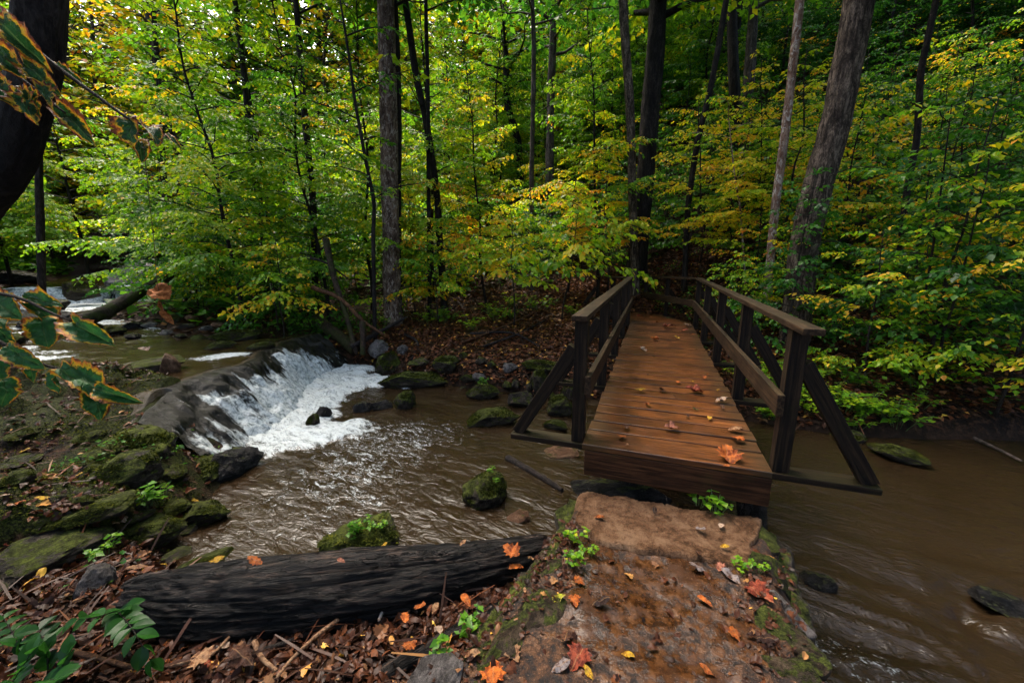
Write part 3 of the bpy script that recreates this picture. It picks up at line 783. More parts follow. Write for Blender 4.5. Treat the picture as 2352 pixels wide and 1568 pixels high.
def trunk_tree(kind, pts, Y, w0, w1, mat, label, seed, top=13.0, amp=.10, n=26, flare=.35, crown=None, limbs=0, cat='tree', leafmu=.45):
    """pts: where the stem runs (photo pixels of the full view), turned into points Y metres off; w0/w1 stem width in metres low/high."""
    P = [atY(px, py, Y) for px, py in pts]           # from top to bottom
    P = P[::-1]
    d = P[0] - P[1]; d /= np.linalg.norm(d)
    g = None
    for q in np.linspace(0, 6, 200):
        c = P[0] + d * q
        if c[2] < H1(c[0], c[1]) - .15: g = c; break
    if g is not None and np.linalg.norm(g - P[0]) > .05: P = [g] + P
    u = P[-1] - P[-2]; u /= np.linalg.norm(u)
    if u[2] < .2: u = np.array([0, 0, 1.])
    while P[-1][2] < top:
        u = u * .85 + np.array([random.uniform(-.05, .05), random.uniform(-.05, .05), .2]); u /= np.linalg.norm(u)
        P.append(P[-1] + u * 1.6)
    base = P[0].copy(); P = np.array(P) - base
    L = np.sum(np.linalg.norm(np.diff(P, axis=0), axis=1)); m = int(min(220, max(40, L / (w0 * .30))))
    C = resample(P, m); hgt = np.linspace(0, L, m)
    rad = np.interp(hgt, [0, L * .5, L], [w0 / 2, w1 / 2, w1 * .18]) * (1 + flare * np.exp(-hgt / (w0 * 1.3)))
    root = empty(kind, base); tag(root, label, cat)
    rng = r_(seed); mb = MB(); mb.add(*tube(C, rad, n, bark_disp(seed, amp)))
    br = []
    for i in range(limbs):
        f = rng.uniform(.12, .55); b = np.array([np.interp(f * L, hgt, C[:, j]) for j in range(3)])
        B = limb(rng, b, rng.uniform(0, 6.28), rng.uniform(.8, 2.0), .5, .25); br.append(B)
        mb.add(*tube(B, np.linspace(w0 * .10, .006, 6), 5, cap=False))
    if crown is not None:
        h0, nb, Lm, leaf = crown
        for i in range(nb):
            f = h0 + (1 - h0) * (i + rng.random()) / nb; b = np.array([np.interp(f * L, hgt, C[:, j]) for j in range(3)])
            B = limb(rng, b, i * 2.4 + rng.uniform(-.5, .5), Lm * rng.uniform(.5, 1.1), .45, .25); br.append(B)
            mb.add(*tube(B, np.linspace(w1 * .22, .008, 6), 5, cap=False))
    mb.build('trunk', mat, root)
    if br:
        lf = crown[3] if crown else .1
        link('crown', leaf_mesh('crown', *sprays(rng, br, lf, leafmu, .1, .09, .42, .8, .28), M['leaf']), root)
    return root

CR = (.55, 22, 3.2, .2)
trunk_tree('dark_tree', [(92, -40), (88, 60), (85, 120), (70, 200), (52, 270), (35, 340), (2, 405), (-45, 465), (-110, 560)], 2.75, 0.225, 0.225, M['bark_dark'],
           'huge dark curving trunk close by, its foot bending away out of view', 1, top=9, amp=.07, n=48, flare=.1)
trunk_tree('sycamore', [(885, -20), (889, 100), (893, 300), (896, 480), (899, 600), (902, 705)], 10.3, 0.44, 0.38, M['bark_sycamore'],
           'tall pale mottled trunk rising behind the left bank above the waterfall', 2, crown=CR, n=34, flare=.2)
trunk_tree('forest_tree', [(914, 380), (913, 480), (913, 600), (915, 690)], 10.6, 0.2, 0.16, M['bark_dark'],
           'dark secondary stem pressed against the right side of the pale mottled trunk', 3, crown=CR)
trunk_tree('forest_tree', [(928, -20), (942, 80), (957, 180), (975, 260), (990, 350), (1003, 450), (1012, 580)], 11.5, 0.2, 0.17, M['bark_dark'],
           'dark leaning trunk just right of the pale mottled trunk', 4, crown=CR, limbs=4)
trunk_tree('forest_tree', [(538, -10), (556, 130), (570, 270), (583, 390), (602, 500), (606, 560)], 12.0, 0.17, 0.14, M['bark_dark'],
           'slim dark leaning stem above the leafy bank over the waterfall', 5, crown=CR, limbs=4)
trunk_tree('forest_tree', [(684, 60), (692, 170), (702, 290), (712, 390), (720, 480), (722, 560)], 11.6, 0.18, 0.15, M['bark_dark'],
           'dark upright stem midway between the slim leaning stem and the pale mottled trunk', 6, crown=CR, limbs=4)
trunk_tree('forest_tree', [(1222, -20), (1226, 100), (1224, 260), (1221, 400), (1222, 540)], 12.5, 0.15, 0.13, M['bark_mid'],
           'thin straight dark stem standing behind the bright yellow-green maple bush', 7, crown=CR, limbs=3)
trunk_tree('forest_tree', [(1430, -20), (1436, 90), (1444, 200), (1449, 300), (1452, 430), (1455, 520)], 11.2, 0.22, 0.22, M['bark_grey'],
           'slender trunk with pale lower bark just left of the thick dark trunk behind the bridge', 8, crown=CR)
trunk_tree('forest_tree', [(1513, -20), (1505, 120), (1493, 270), (1482, 420), (1470, 520), (1460, 640)], 12.2, 0.54, 0.48, M['bark_dark'],
           'thick dark trunk straight behind the far end of the footbridge', 9, crown=CR, n=40, amp=.07)
trunk_tree('forest_tree', [(1672, -20), (1650, 110), (1628, 220), (1606, 310), (1590, 400), (1580, 480), (1576, 560)], 10.8, .15, .14, M['bark_dark'],
           'thin black leaning stem among golden leaves right of the thick dark trunk', 10, crown=CR)
trunk_tree('forest_tree', [(1733, -20), (1724, 120), (1716, 250), (1708, 370), (1702, 500)], 15, 0.38, 0.32, M['bark_mid'],
           'grey trunk standing deep in the shaded wood left of the pale peeling stem', 11, crown=CR)
trunk_tree('dead_tree', [(1840, -20), (1826, 110), (1812, 230), (1800, 330), (1788, 420), (1776, 520), (1766, 640)], 8.4, 0.17, 0.14, M['bark_pale'],
           'thin pale stem with peeling bark left of the big leaning trunk', 12, crown=(.7, 8, 1.5, .15), amp=.06)
trunk_tree('big_tree', [(1977, -30), (1964, 60), (1943, 160), (1913, 300), (1880, 420), (1858, 510), (1842, 600), (1832, 700)], 7.2, 0.46, 0.4, M['bark_grey'],
           'big grey furrowed trunk leaning right beside the footbridge', 13, crown=CR, n=64, amp=.10, flare=.05)
trunk_tree('forest_tree', [(2155, -20), (2135, 70), (2116, 160), (2110, 250), (2104, 330), (2088, 410), (2078, 480), (2070, 560)], 7.8, 0.11, 0.09, M['bark_dark'],
           'thin crooked stem in the dark wood right of the big leaning trunk', 14, crown=(.55, 14, 2.2, .13), amp=.05)
trunk_tree('sapling', [(800, 120), (815, 230), (833, 330), (846, 400), (858, 460), (857, 540), (859, 660)], 9.2, 0.1, 0.08, M['bark_dark'],
           'thin forked black sapling just left of the pale mottled trunk', 15, top=6, crown=(.4, 12, 1.3, .1), limbs=2)
trunk_tree('forest_tree', [(984, 380), (985, 480), (986, 600)], 11.2, 0.11, 0.1, M['bark_dark'],
           'thin black upright stem right of the dark leaning trunk', 16, crown=CR)
trunk_tree('forest_tree', [(90, 430), (92, 500), (95, 610)], 12.5, 0.2, 0.17, M['bark_dark'],
           'stout dark trunk in the shade beyond the upper cascade', 17, crown=CR)
trunk_tree('forest_tree', [(1270, 60), (1266, 200), (1263, 330), (1262, 450)], 17, .36, .3, M['bark_mid'],
           'grey trunk on the hillside seen just right of the thin straight dark stem', 18, crown=CR)
trunk_tree('forest_tree', [(1158, 20), (1162, 120), (1166, 240), (1190, 330), (1195, 420)], 20, .40, .3, M['bark_dark'],
           'distant dark crooked trunk on the bright hillside between the two dark stems', 19, crown=CR, limbs=3)
trunk_tree('forest_tree', [(366, 200), (372, 320), (378, 430), (382, 520)], 14, 0.17, 0.14, M['bark_dark'],
           'dark stem half hidden by bright leaves at the upper end of the creek', 20, crown=CR)
trunk_tree('sapling', [(1690, 420), (1700, 480), (1706, 560), (1712, 640)], 9.6, .05, .04, M['bark_pale'],
           'very thin whitish sapling stem beneath the golden leaves', 21, top=3.4, crown=(.6, 8, .9, .09), leafmu=.6)
trunk_tree('sapling', [(2106, 760), (2120, 700), (2138, 600), (2150, 520)][::-1], 5.9, .045, .03, M['bark_dark'],
           'thin black sapling stem amid the green and yellow branches on the right bank', 22, top=2.6, crown=(.3, 14, 1.3, .1), leafmu=.5)

# ------------------------------------------------------------------ the wood around
random.seed(21)
TAKEN = []
def free(x, y, r):
    if any((x - a)**2 + (y - b)**2 < (r + c)**2 for a, b, c in TAKEN): return False
    TAKEN.append((x, y, r)); return True
def near_bridge(x, y):
    l = (x - C0[0]) * math.cos(BANG) + (y - C0[1]) * math.sin(BANG); a = -(x - C0[0]) * math.sin(BANG) + (y - C0[1]) * math.cos(BANG)
    return (abs(l) < 1.7 and -1 < a < 9.5) or (abs(x - 3.4) < 1.4 and 7 < y < 13)

# explicit bushes (photo pixel of the foot, distance)
def bush(protos, px, Y, sc, label, cat='bush', rz=None):
    p = atY(px, 784, Y); return place(random.choice(protos), p[0], p[1], sc, rz, label, cat)
bush(shrub_bright, 1180, 9.7, 1.25, 'bright yellow-green bush overhanging the leaf-strewn bank left of the bridge')
bush(shrub_lime, 1010, 10.2, 1.1, 'pale lime bush at the foot of the dark leaning trunk')
bush(beech_gold, 1560, 10.6, 1.0, 'golden-leaved young beech beside the thick dark trunk behind the bridge', 'tree')
bush(beech_gold, 1690, 10.0, .9, 'golden-leaved young beech left of the pale peeling stem', 'tree')
bush(shrub_bright, 1290, 9.8, 1.3, 'taller yellow-lime bush between the leafy bank and the left bridge rail')
bush(beech_gold, 1390, 11.4, .9, 'gold-leaved sapling in front of the thick dark trunk', 'tree')
bush(beech_gold, 1660, 9.9, .8, 'low golden sapling just beyond the bend of the bridge', 'tree')
bush(beech_gold, 1750, 9.6, .95, 'golden sapling crowding the pale peeling stem', 'tree')
bush(beech_gold, 1300, 11.8, .85, 'yellow-leaved young beech behind the yellow-green bush', 'tree')
bush(beech_mixed, 2010, 5.7, .72, 'beech sapling with layered green and yellow leaves right of the bridge rail')
bush(beech_mixed, 2170, 5.6, .86, 'broad beech sapling with drooping green and gold sprays over the dark water')
bush(beech_mixed, 2330, 5.0, .9, 'large beech sapling with gold-edged sprays at the right end of the creek bank')
bush(beech_green, 2080, 6.8, .85, 'deep green beech sapling filling the gap behind the drooping sprays')
bush(beech_mixed, 1720, 8.6, .7, 'yellow-speckled beech sapling behind the right bridge rail')
bush(shrub_lime, 1690, 7.9, .8, 'low bright bush showing between the posts of the right rail')
bush(shrub_green, 640, 9.2, 1.25, 'dark green low bush hanging over the rocks above the waterfall')
bush(shrub_green, 470, 10.2, 1.4, 'wide green bush over the gravel bar of the upper creek')
bush(beech_green, 350, 14.2, .9, 'pale-topped beech sapling spreading over the flat grey boulder', 'bush')
bush(beech_green, 560, 10.9, .95, 'leafy green sapling above the slim stems on the left bank', 'bush')
bush(shrub_green, 760, 10.2, 1.15, 'green bush beside the broken branches left of the sapling')

random.seed(3)
for px, Y, sc, pr, lab in [(560, 9.6, .9, under_lime, 'bright leafy understory tree arching over the moss cushions'), (450, 12.2, 1.0, under_lime, 'bright understory tree beside the upper creek'),
        (230, 16.5, 1.2, under_lime, 'yellow-green understory tree over the upper cascade'), (760, 10.4, .85, under_green, 'green understory tree left of the forked sapling'),
        (860, 11.8, .95, under_lime, 'lime understory tree behind the pale mottled trunk'), (1000, 12.5, .95, under_green, 'green understory tree behind the dark leaning trunk'),
        (1120, 11.5, .8, under_lime, 'lime understory tree left of the thin straight stem'), (1370, 12.0, .85, under_lime, 'yellowish understory tree left of the slender pale-barked trunk'),
        (650, 12.2, 1.1, under_green, 'green understory tree behind the dark upright stem'), (60, 15.5, 1.0, under_green, 'green understory tree at the far left of the creek')]:
    p = atY(px, 784, Y); place(pr[random.randrange(2)], p[0], p[1], sc, None, lab, 'tree'); TAKEN.append((p[0], p[1], .6))

def region_scatter(n, xr, yr, r, pick, group, labels, cat, sc=(.8, 1.25), test=None, tries=40):
    c = 0
    for _ in range(n * tries):
        if c >= n: break
        x, y = random.uniform(*xr), random.uniform(*yr)
        if abs(math.atan2(x, y)) > R(60) or dist_stream(x, y) < .9 or near_bridge(x, y): continue
        if test and not test(x, y): continue
        if not free(x, y, r): continue
        pr = pick(x, y); place(random.choice(pr[0]), x, y, random.uniform(*sc), None, pr[1], cat, group); c += 1

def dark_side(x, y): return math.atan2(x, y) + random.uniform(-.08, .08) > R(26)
def bank(x, y): return not (-4.2 < x < 4.2 and y < 11.4)
# low bushes and saplings just behind the banks
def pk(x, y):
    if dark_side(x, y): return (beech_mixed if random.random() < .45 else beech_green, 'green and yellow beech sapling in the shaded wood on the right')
    q = random.random()
    if q < .4: return (beech_green, 'green beech sapling in the wood beyond the left bank')
    if q < .7: return (shrub_lime, 'lime green undergrowth bush in the wood beyond the left bank')
    return (beech_mixed, 'yellow-flecked sapling in the wood beyond the left bank')
region_scatter(125, (-18, 17), (4.8, 18), .50, pk, 'saplings and bushes of the wood', None, 'bush', (.7, 1.15), bank)
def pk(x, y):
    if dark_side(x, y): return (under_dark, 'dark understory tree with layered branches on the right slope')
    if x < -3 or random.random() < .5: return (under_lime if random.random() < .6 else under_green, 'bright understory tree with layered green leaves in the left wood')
    return (under_green, 'green understory tree with layered branches in the middle of the wood')
region_scatter(120, (-28, 24), (9.6, 28), .95, pk, 'understory trees of the wood', None, 'tree', (.75, 1.2), lambda x, y: bank(x, y) and (y > 12 or abs(x) > 5))
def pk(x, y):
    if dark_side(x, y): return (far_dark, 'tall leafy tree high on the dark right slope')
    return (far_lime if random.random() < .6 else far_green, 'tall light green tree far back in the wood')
def pkl(x, y): return (far_lime if random.random() < .7 else far_green, 'very tall light green tree closing the sky at the head of the valley')
region_scatter(80, (-44, 3), (17, 36), 1.35, pkl, 'very tall trees at the head of the valley', None, 'tree', (1.15, 1.5))
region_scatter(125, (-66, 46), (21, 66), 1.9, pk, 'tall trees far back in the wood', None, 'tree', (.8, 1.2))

# tall trees added for their shade: right slope, and unseen near bank behind the viewer
canopy = [proto_tree('canopy_tree', r_(150 + i), 15, 46, 4.6, .46, .34, .26, .08, .08, r0=.20, droop=.2, bark='bark_dark', dens=.8) for i in (1, 2)]
random.seed(8)
for x, y in [(7.4, 14), (14.5, 9.2), (9, 18.5), (5.6, 17.5), (20, 14), (12, 6.5)]:
    place(random.choice(canopy), x, y, random.uniform(.9, 1.1), None, 'tall tree whose dark crown closes over the right slope', 'tree', 'canopy trees on the right slope')
for x, y in [(-6.5, -2.5), (4.5, -3.5), (9.5, .3), (-10.5, 1.0), (-1, -7), (8, -8), (13.5, 3.5), (-5.6, .2), (-9.5, 4.4), (8.5, 3.0)]:
    place(random.choice(canopy), x, y, random.uniform(.9, 1.1), None, 'tall tree on the near bank reaching over the creek', 'tree', 'canopy trees on the near bank')
# ------------------------------------------------------------------ rocks
M['moss'] = leaf_material('moss', [(0, (.006, .008, .002)), (.35, (.025, .032, .005)), (.6, (.07, .075, .008)), (1, (.14, .12, .012))], trans=.15, rough=.95, use_obj=0, spec=.04)
def rock_mesh(seed, cuts=9, sub=5, rough=.075, lo=.50, hi=.85):
    rng = r_(seed); bm = bmesh.new(); bmesh.ops.create_icosphere(bm, subdivisions=sub, radius=1)
    V = np.array([v.co[:] for v in bm.verts]); F = np.array([[v.index for v in f.verts] for f in bm.faces]); bm.free()
    V *= (1 + .16 * fbm(V[:, 0] * 1.1 + seed, V[:, 1] * 1.1, V[:, 2] * 1.1, 3))[:, None]
    for _ in range(cuts):
        n = rng.normal(size=3); n /= np.linalg.norm(n); d = rng.uniform(lo, hi)
        V -= np.maximum(0, V @ n - d)[:, None] * n * .96
    V *= (1 + rough * fbm(V[:, 0] * 3.5, V[:, 1] * 3.5, V[:, 2] * 3.5 + seed, 4) + .022 * fbm(V[:, 0] * 11, V[:, 1] * 11, V[:, 2] * 11, 4))[:, None]
    V /= np.abs(V).max(0)
    return V, F
ROCKS = [rock_mesh(100 + i, cuts=[9, 12, 7, 5, 10, 8, 14, 6][i], lo=[.5, .45, .6, .7, .5, .55, .4, .65][i]) for i in range(8)]
SLABS = [rock_mesh(200 + i, cuts=12, rough=.03, lo=.4, hi=.8) for i in range(3)]
_rk = {}
def rock_obj(si, mat, slab=False):
    key = (si, mat, slab)
    if key not in _rk:
        V, F = (SLABS if slab else ROCKS)[si]
        _rk[key] = mesh_data('rock', V, F, M[mat])
    return _rk[key]

def moss_tufts(seed, V, F, n=1500):
    rng = r_(seed); tri = V[F]; nr = np.cross(tri[:, 1] - tri[:, 0], tri[:, 2] - tri[:, 0]); ar = np.linalg.norm(nr, axis=1); nr /= ar[:, None] + 1e-9
    c = tri.mean(1); w_ = ar * np.clip(nr[:, 2] + .15, 0, 1) * np.clip(.25 + 1.6 * fbm(c[:, 0] * 1.8 + seed, c[:, 1] * 1.8, c[:, 2] * 1.8, 4), 0, 1)
    i = rng.choice(len(F), n, p=w_ / w_.sum()); a = rng.normal(size=(n, 3)) * .8 + nr[i]
    t = .38 + .22 * fbm(c[i][:, 0] * 3, c[i][:, 1] * 3, c[i][:, 2] * 3, 3) + rng.normal(0, .12, n)
    return leaf_mesh('moss', c[i] + nr[i] * .004, a, rng.normal(size=(n, 3)), rng.uniform(.035, .085, n), t, M['moss'])
_mt = {}
def rock(px, py, wpx, hpx, mat, label, si=0, z=None, deep=.75, rz=0.0, tilt=0.0, sink=.25, slab=False, group=None, cat='rock', name='rock'):
    """px,py: centre of the rock in the photo; wpx,hpx: its size there."""
    q = at(px, py + hpx * .35, z) if z is not None else hit(px, py + hpx * .35)
    f = q[1] * CP - (q[2] - 1.3) * -SP
    dep = abs(q[1] * CP + (q[2] - 1.3) * SP)
    w = wpx / FPX * dep; h = hpx / FPX * dep
    el = math.atan2(1.3 - q[2], math.hypot(q[0], q[1]))
    dpt = w * deep
    hh = max((h - dpt * math.sin(el) * .75) / math.cos(el), h * .45)
    o = link(name, rock_obj(si, mat, slab), None, (q[0], q[1], q[2] + hh * (.5 - sink)), (tilt, random.uniform(-.08, .08), rz + math.atan2(-q[0], q[1])),
             (w / 2, dpt / 2, hh * .62))
    if mat == 'rock_moss':
        if (si, slab) not in _mt: _mt[si, slab] = moss_tufts(si + 9, *(SLABS if slab else ROCKS)[si])
        link('moss', _mt[si, slab], o)
    return tag(o, label, cat, group)

# far bank
FB = 'stones along the far water edge'
rock(955, 858, 165, 62, 'rock_moss', 'long low mossy boulder at the water edge right of the waterfall foam', 0, W1 + .02, .5, .1)
rock(888, 828, 78, 74, 'rock_moss', 'rounded half-mossy boulder beside the broken branches', 1, None, .8, .6)
rock(868, 796, 62, 46, 'rock_bare', 'pale grey tilted stone just above the half-mossy boulder', 2, None, .8, 1.1, .3)
rock(1033, 826, 80, 48, 'rock_moss', 'dark mossy boulder amid fallen leaves behind the long low boulder', 4)
rock(965, 824, 56, 24, 'rock', 'small flat-topped stone on the leaf litter behind the long low boulder', 2, None, 1.2)
rock(1240, 830, 128, 42, 'rock_moss', 'broad flat boulder with pale lichen top beside the left bridge brace', 1, None, .6, .1, slab=False)
rock(1240, 868, 46, 62, 'rock_moss', 'upright egg-shaped mossy stone below the broad flat boulder', 3)
rock(1108, 893, 78, 44, 'rock_moss', 'low mossy stone carrying a bright green herb at the water edge', 5, W1 + .02, .6)
rock(1130, 942, 124, 70, 'rock_moss', 'wedge-shaped mossy boulder standing in the pool left of the bridge', 0, W1, .7, .5)
rock(933, 915, 54, 52, 'rock_moss', 'round moss ball boulder at the end of the foam', 3, W1)
rock(1200, 908, 70, 46, 'rock', 'grey stone between the wedge-shaped boulder and the bridge brace', 6, W1 + .03)
rock(1283, 925, 64, 54, 'rock_moss', 'mossy stone seen through the left bridge brace', 7, W1 + .04)
rock(1278, 966, 62, 36, 'rock_moss', 'low mossy stone under the left outrigger plank', 0, W1 + .02)
rock(1320, 890, 60, 70, 'rock_moss', 'dark mossy boulder in the shade behind the near left post', 4, None)
rock(830, 930, 56, 40, 'rock_dark', 'black wet rock splashed by the foam tongue', 1, W1 - .02)
rock(880, 925, 60, 34, 'rock_dark', 'black wet rock between the foam and the moss ball boulder', 6, W1 - .02)
rock(722, 964, 34, 40, 'rock_moss', 'small dark mossy rock sticking out of the white foam', 2, W1)
rock(742, 945, 40, 38, 'rock_dark', 'slick dark rock behind the small mossy one in the foam', 5, W1)
small = [(1075, 862, 40, 26), (1062, 890, 30, 18), (1165, 880, 34, 20), (1100, 862, 36, 22), (1010, 872, 36, 24), (1185, 880, 26, 26), (1150, 905, 30, 18),
         (980, 890, 40, 20), (1020, 898, 34, 16), (1215, 885, 24, 26), (1262, 905, 30, 24), (1170, 840, 40, 28), (1130, 835, 30, 24), (1105, 825, 34, 22),
         (905, 868, 34, 26), (860, 858, 36, 26), (1225, 935, 26, 22), (1300, 948, 26, 22), (1065, 815, 26, 20), (925, 800, 34, 26), (1340, 850, 40, 34), (1080, 905, 30, 14)]
for i, (x, y, w_, h_) in enumerate(small):
    rock(x, y, w_, h_, ['rock_moss', 'rock', 'rock_moss', 'rock_bare'][i % 4], 'fist to head sized stone among leaves along the far water edge', i % 8, None, .8, i * .9, group=FB, cat='stone', name='stone')
# in the pool
rock(1119, 1118, 116, 104, 'rock_moss', 'domed moss-covered rock rising from the brown pool', 3, W1 - .06, .85, .4, .1, sink=.18)
rock(1195, 1178, 64, 44, 'rock_brown', 'brown stone lying just under the water beside the domed mossy rock', 2, W1 - .03)
rock(1285, 1030, 90, 26, 'rock_brown', 'flat brown stone awash under the left outrigger', 5, W1 - .01)
rock(848, 1208, 190, 130, 'rock_moss', 'long triangular mossy rock with small herbs behind the charred log', 6, W1 + .05, 1.1, -.75, .12, sink=.2)
rock(455, 1283, 140, 50, 'rock_moss', 'flat mossy slab between the pool and the log', 1, -.75, .45, 0)
# left near bank
rock(108, 1250, 225, 110, 'rock', 'big brown boulder on the near left bank', 7, None, .8, .2, sink=.15)
rock(222, 1322, 84, 84, 'rock_bare', 'square grey boulder against the left end of the charred log', 2, None, .8, .5)
rock(462, 1150, 112, 84, 'rock_moss', 'mossy block of ledge at the left edge of the pool', 0, W1 + .05, .9, .2, sink=.42)
rock(352, 1200, 120, 80, 'rock_moss', 'mossy stone with bright clover-like herbs on the left bank', 5, None, .8, sink=.42)
rock(430, 1215, 50, 34, 'rock', 'small brown stone below the mossy ledge block', 3, None)
rock(268, 1246, 40, 30, 'rock_brown', 'little tan stone between the big brown boulder and the herbs', 4, None)
rock(410, 1262, 70, 26, 'rock', 'flat stone at the pool edge beside the mossy slab', 6, -.85)
rock(335, 985, 170, 150, 'rock_moss', 'large mossy rock shoulder left of the waterfall', 4, -.62, 1.1, .3, sink=.42)
rock(520, 1050, 150, 90, 'rock_dark', 'dark wet ledge rock at the near end of the waterfall', 5, W1 + .02, .6, .5, sink=.35)
rock(455, 1068, 140, 90, 'rock_moss', 'mossy hump in front of the dark wet ledge rock', 3, W1 + .05, .8, .2, sink=.4)
rock(300, 1050, 150, 100, 'rock_moss', 'mossy mound below the rock shoulder on the left bank', 2, None, .8, sink=.42)
rock(215, 1150, 170, 70, 'rock_moss', 'low spreading mossy stone amid yellow leaves on the left bank', 1, None, .7, sink=.42)
# upper creek
rock(338, 832, 140, 52, 'rock', 'flat slab stranded in the upper creek with a fallen leaf on it', 1, W2 + .02, .8, .1, slab=True)
rock(392, 828, 44, 74, 'rock_brown', 'dark upright stone at the end of the stranded slab', 0, W2, .8, .2)
rock(290, 862, 120, 30, 'rock_moss', 'low mossy rock at the near edge of the upper creek', 3, W2 + .02, .5)
rock(505, 790, 66, 24, 'rock_moss', 'yellowish moss cushion rock left of the fall crest', 5, W2, .6)
rock(602, 792, 62, 22, 'rock_moss', 'yellow-green moss cushion rock at the fall crest', 3, W2, .6)
rock(540, 765, 130, 40, 'rock_moss', 'wide mossy rock hump behind the moss cushions', 1, None, .6)
rock(335, 640, 130, 84, 'rock_bare', 'big flat-topped grey boulder beside the upper cascade', 2, None, .8, .1)
rock(140, 694, 60, 26, 'rock_dark', 'dark rock splitting the upper cascade', 4, .0, .8)
rock(40, 632, 110, 46, 'rock_dark', 'dark boulder on the shaded left side of the upper cascade', 0, None, .8)
rock(195, 662, 70, 40, 'rock_moss', 'mossy block standing in the lip of the upper cascade', 6, .1, .8)
rock(250, 722, 110, 28, 'rock_moss', 'low mossy rock below the upper cascade', 1, W2, .7)
for i, (x, y, w_, h_) in enumerate([(430, 745, 40, 18), (470, 752, 36, 16), (455, 775, 44, 20), (500, 745, 30, 14), (415, 770, 34, 14), (385, 762, 36, 16), (520, 735, 34, 18), (440, 728, 30, 14), (485, 772, 26, 14), (350, 745, 40, 20), (400, 730, 44, 24)]):
    rock(x, y, w_, h_, ['rock', 'rock_bare', 'rock_moss', 'rock_brown'][i % 4], 'wet cobble on the gravel bar of the upper creek', i % 8, None, .8, i, group='cobbles on the gravel bar', cat='stone', name='stone')
for i, (x, y, w_, h_) in enumerate([(120, 762, 60, 26), (205, 748, 54, 22), (70, 738, 60, 28), (265, 756, 46, 20), (300, 770, 40, 18), (40, 775, 60, 26), (160, 722, 50, 22), (235, 775, 36, 16), (310, 742, 50, 24)]):
    rock(x, y, w_, h_, ['rock_dark', 'rock_moss'][i % 2], 'dark rock breaking the riffles of the upper creek', i % 8, W2 + .03, .8, i * .8, group='rocks in the riffles of the upper creek')
random.seed(64); c = 0
while c < 22:
    x, y = random.uniform(-10, 400), random.uniform(985, 1230); q = hit(x, y)
    if dist_stream(q[0:1], q[1:2])[0] < .06: continue
    rock(x, y, random.uniform(36, 84), random.uniform(22, 46), ['rock_moss', 'rock_moss', 'rock'][c % 3], 'small mossy stone bedded in the near left bank', c % 8, None, .9, c * .7, sink=.36, group='stones bedded in the near left bank', cat='stone', name='stone'); c += 1
# right water and bank
rock(2310, 1372, 120, 66, 'rock_dark', 'dark wet rock breaking the rapids at the right side', 6, W1, .8)
rock(2060, 1030, 110, 44, 'rock_moss', 'grassy mossy mound at the water edge right of the bridge', 5, W1 + .04, .6)
rock(1955, 1000, 90, 60, 'rock_moss', 'mossy stone beneath the pale rotten log right of the bridge', 4, None, .7)
rock(1880, 1330, 80, 60, 'rock_dark', 'dark submerged rock beside the causeway', 3, W1 - .05, .8)
for i, (x, y, w_, h_) in enumerate([(1985, 520, 70, 50), (2040, 560, 80, 46), (1950, 600, 60, 40), (2080, 620, 70, 40), (1930, 540, 44, 34)]):
    rock(x, y, w_, h_, 'rock', 'grey rock on the leafy slope behind the big leaning trunk', i, None, .8, i, group='rocks on the slope behind the leaning trunk')

# causeway stones and slab
def cstone(x, y, wx, wy, hz, mat, label, si, rz, slab=True, zt=-.275, tilt=0, group=None):
    o = link('edge_stone', rock_obj(si, mat, slab), None, (x, y, zt - hz / 2), (tilt, random.uniform(-.04, .04), rz), (wx / 2, wy / 2, hz / 2))
    tag(o, label, 'stone', group); return o
M['slab'] = make_rock('slab', (.05, .023, .010), (.16, .080, .040), (.27, .16, .09), -.6, rough=.4, fs=4.5)
M['edge_rock'] = make_rock('edge_rock', (.012, .008, .005), (.05, .033, .021), (.12, .085, .055), .50)
SO = [at(px, py, -.30)[:2] for px, py in [(1335, 1125), (1745, 1190), (1728, 1300), (1660, 1292), (1600, 1272), (1545, 1268), (1500, 1258), (1455, 1262), (1410, 1248), (1372, 1240), (1345, 1212), (1318, 1205)]]
X, Y, F = grid_mesh(axis([(.30, 1.72, .012)]), axis([(1.75, 2.75, .012)]))
ds = poly_sdf(SO, X, Y) + .022 * fbm(X * 9, Y * 9, 0, 4)
Z = -.300 + .007 * fbm(X * 4, Y * 4, 2, 4) + .004 * fbm(X * 18, Y * 18, 4, 3) - .012 * np.exp(-(np.abs(fbm(X * 2.5, Y * 2.5, 7, 3)) / .02)**2) - np.clip(ds / .022, 0, 1) * .13
keep = (ds.ravel()[F] < .03).any(1); F = F[keep]; used = np.unique(F); ix = np.full(X.size, -1); ix[used] = np.arange(len(used))
so_ = mobj('stone_slab', np.stack([X, Y, Z], -1).reshape(-1, 3)[used], ix[F], M['slab'])
tag(so_, 'worn tan stone slab forming the step below the bridge end', 'stone')
left_st = [(1270, 1290, 150, 'mossy edging stone with a pale lichen spot at the left of the causeway', 'edge_rock'),
           (1225, 1385, 150, 'mossy edging stone beside the yellow-green leaf', 'edge_rock'),
           (1165, 1465, 180, 'brown edging stone with moss rim on the left of the path', 'edge_rock'),
           (1120, 1540, 190, 'broad brown edging stone at the bottom of the path with leaves on it', 'edge_rock'),
           (985, 1560, 130, 'pale grey stone at the bottom edge beside the debris', 'rock_bare')]
for i, (px, py, wp, lab, mt) in enumerate(left_st):
    q = at(px, py, -.31); cstone(q[0], q[1], .24 + .05 * (i % 2), .42, .18, mt, lab, i % 3, -.63 + .1 * i)
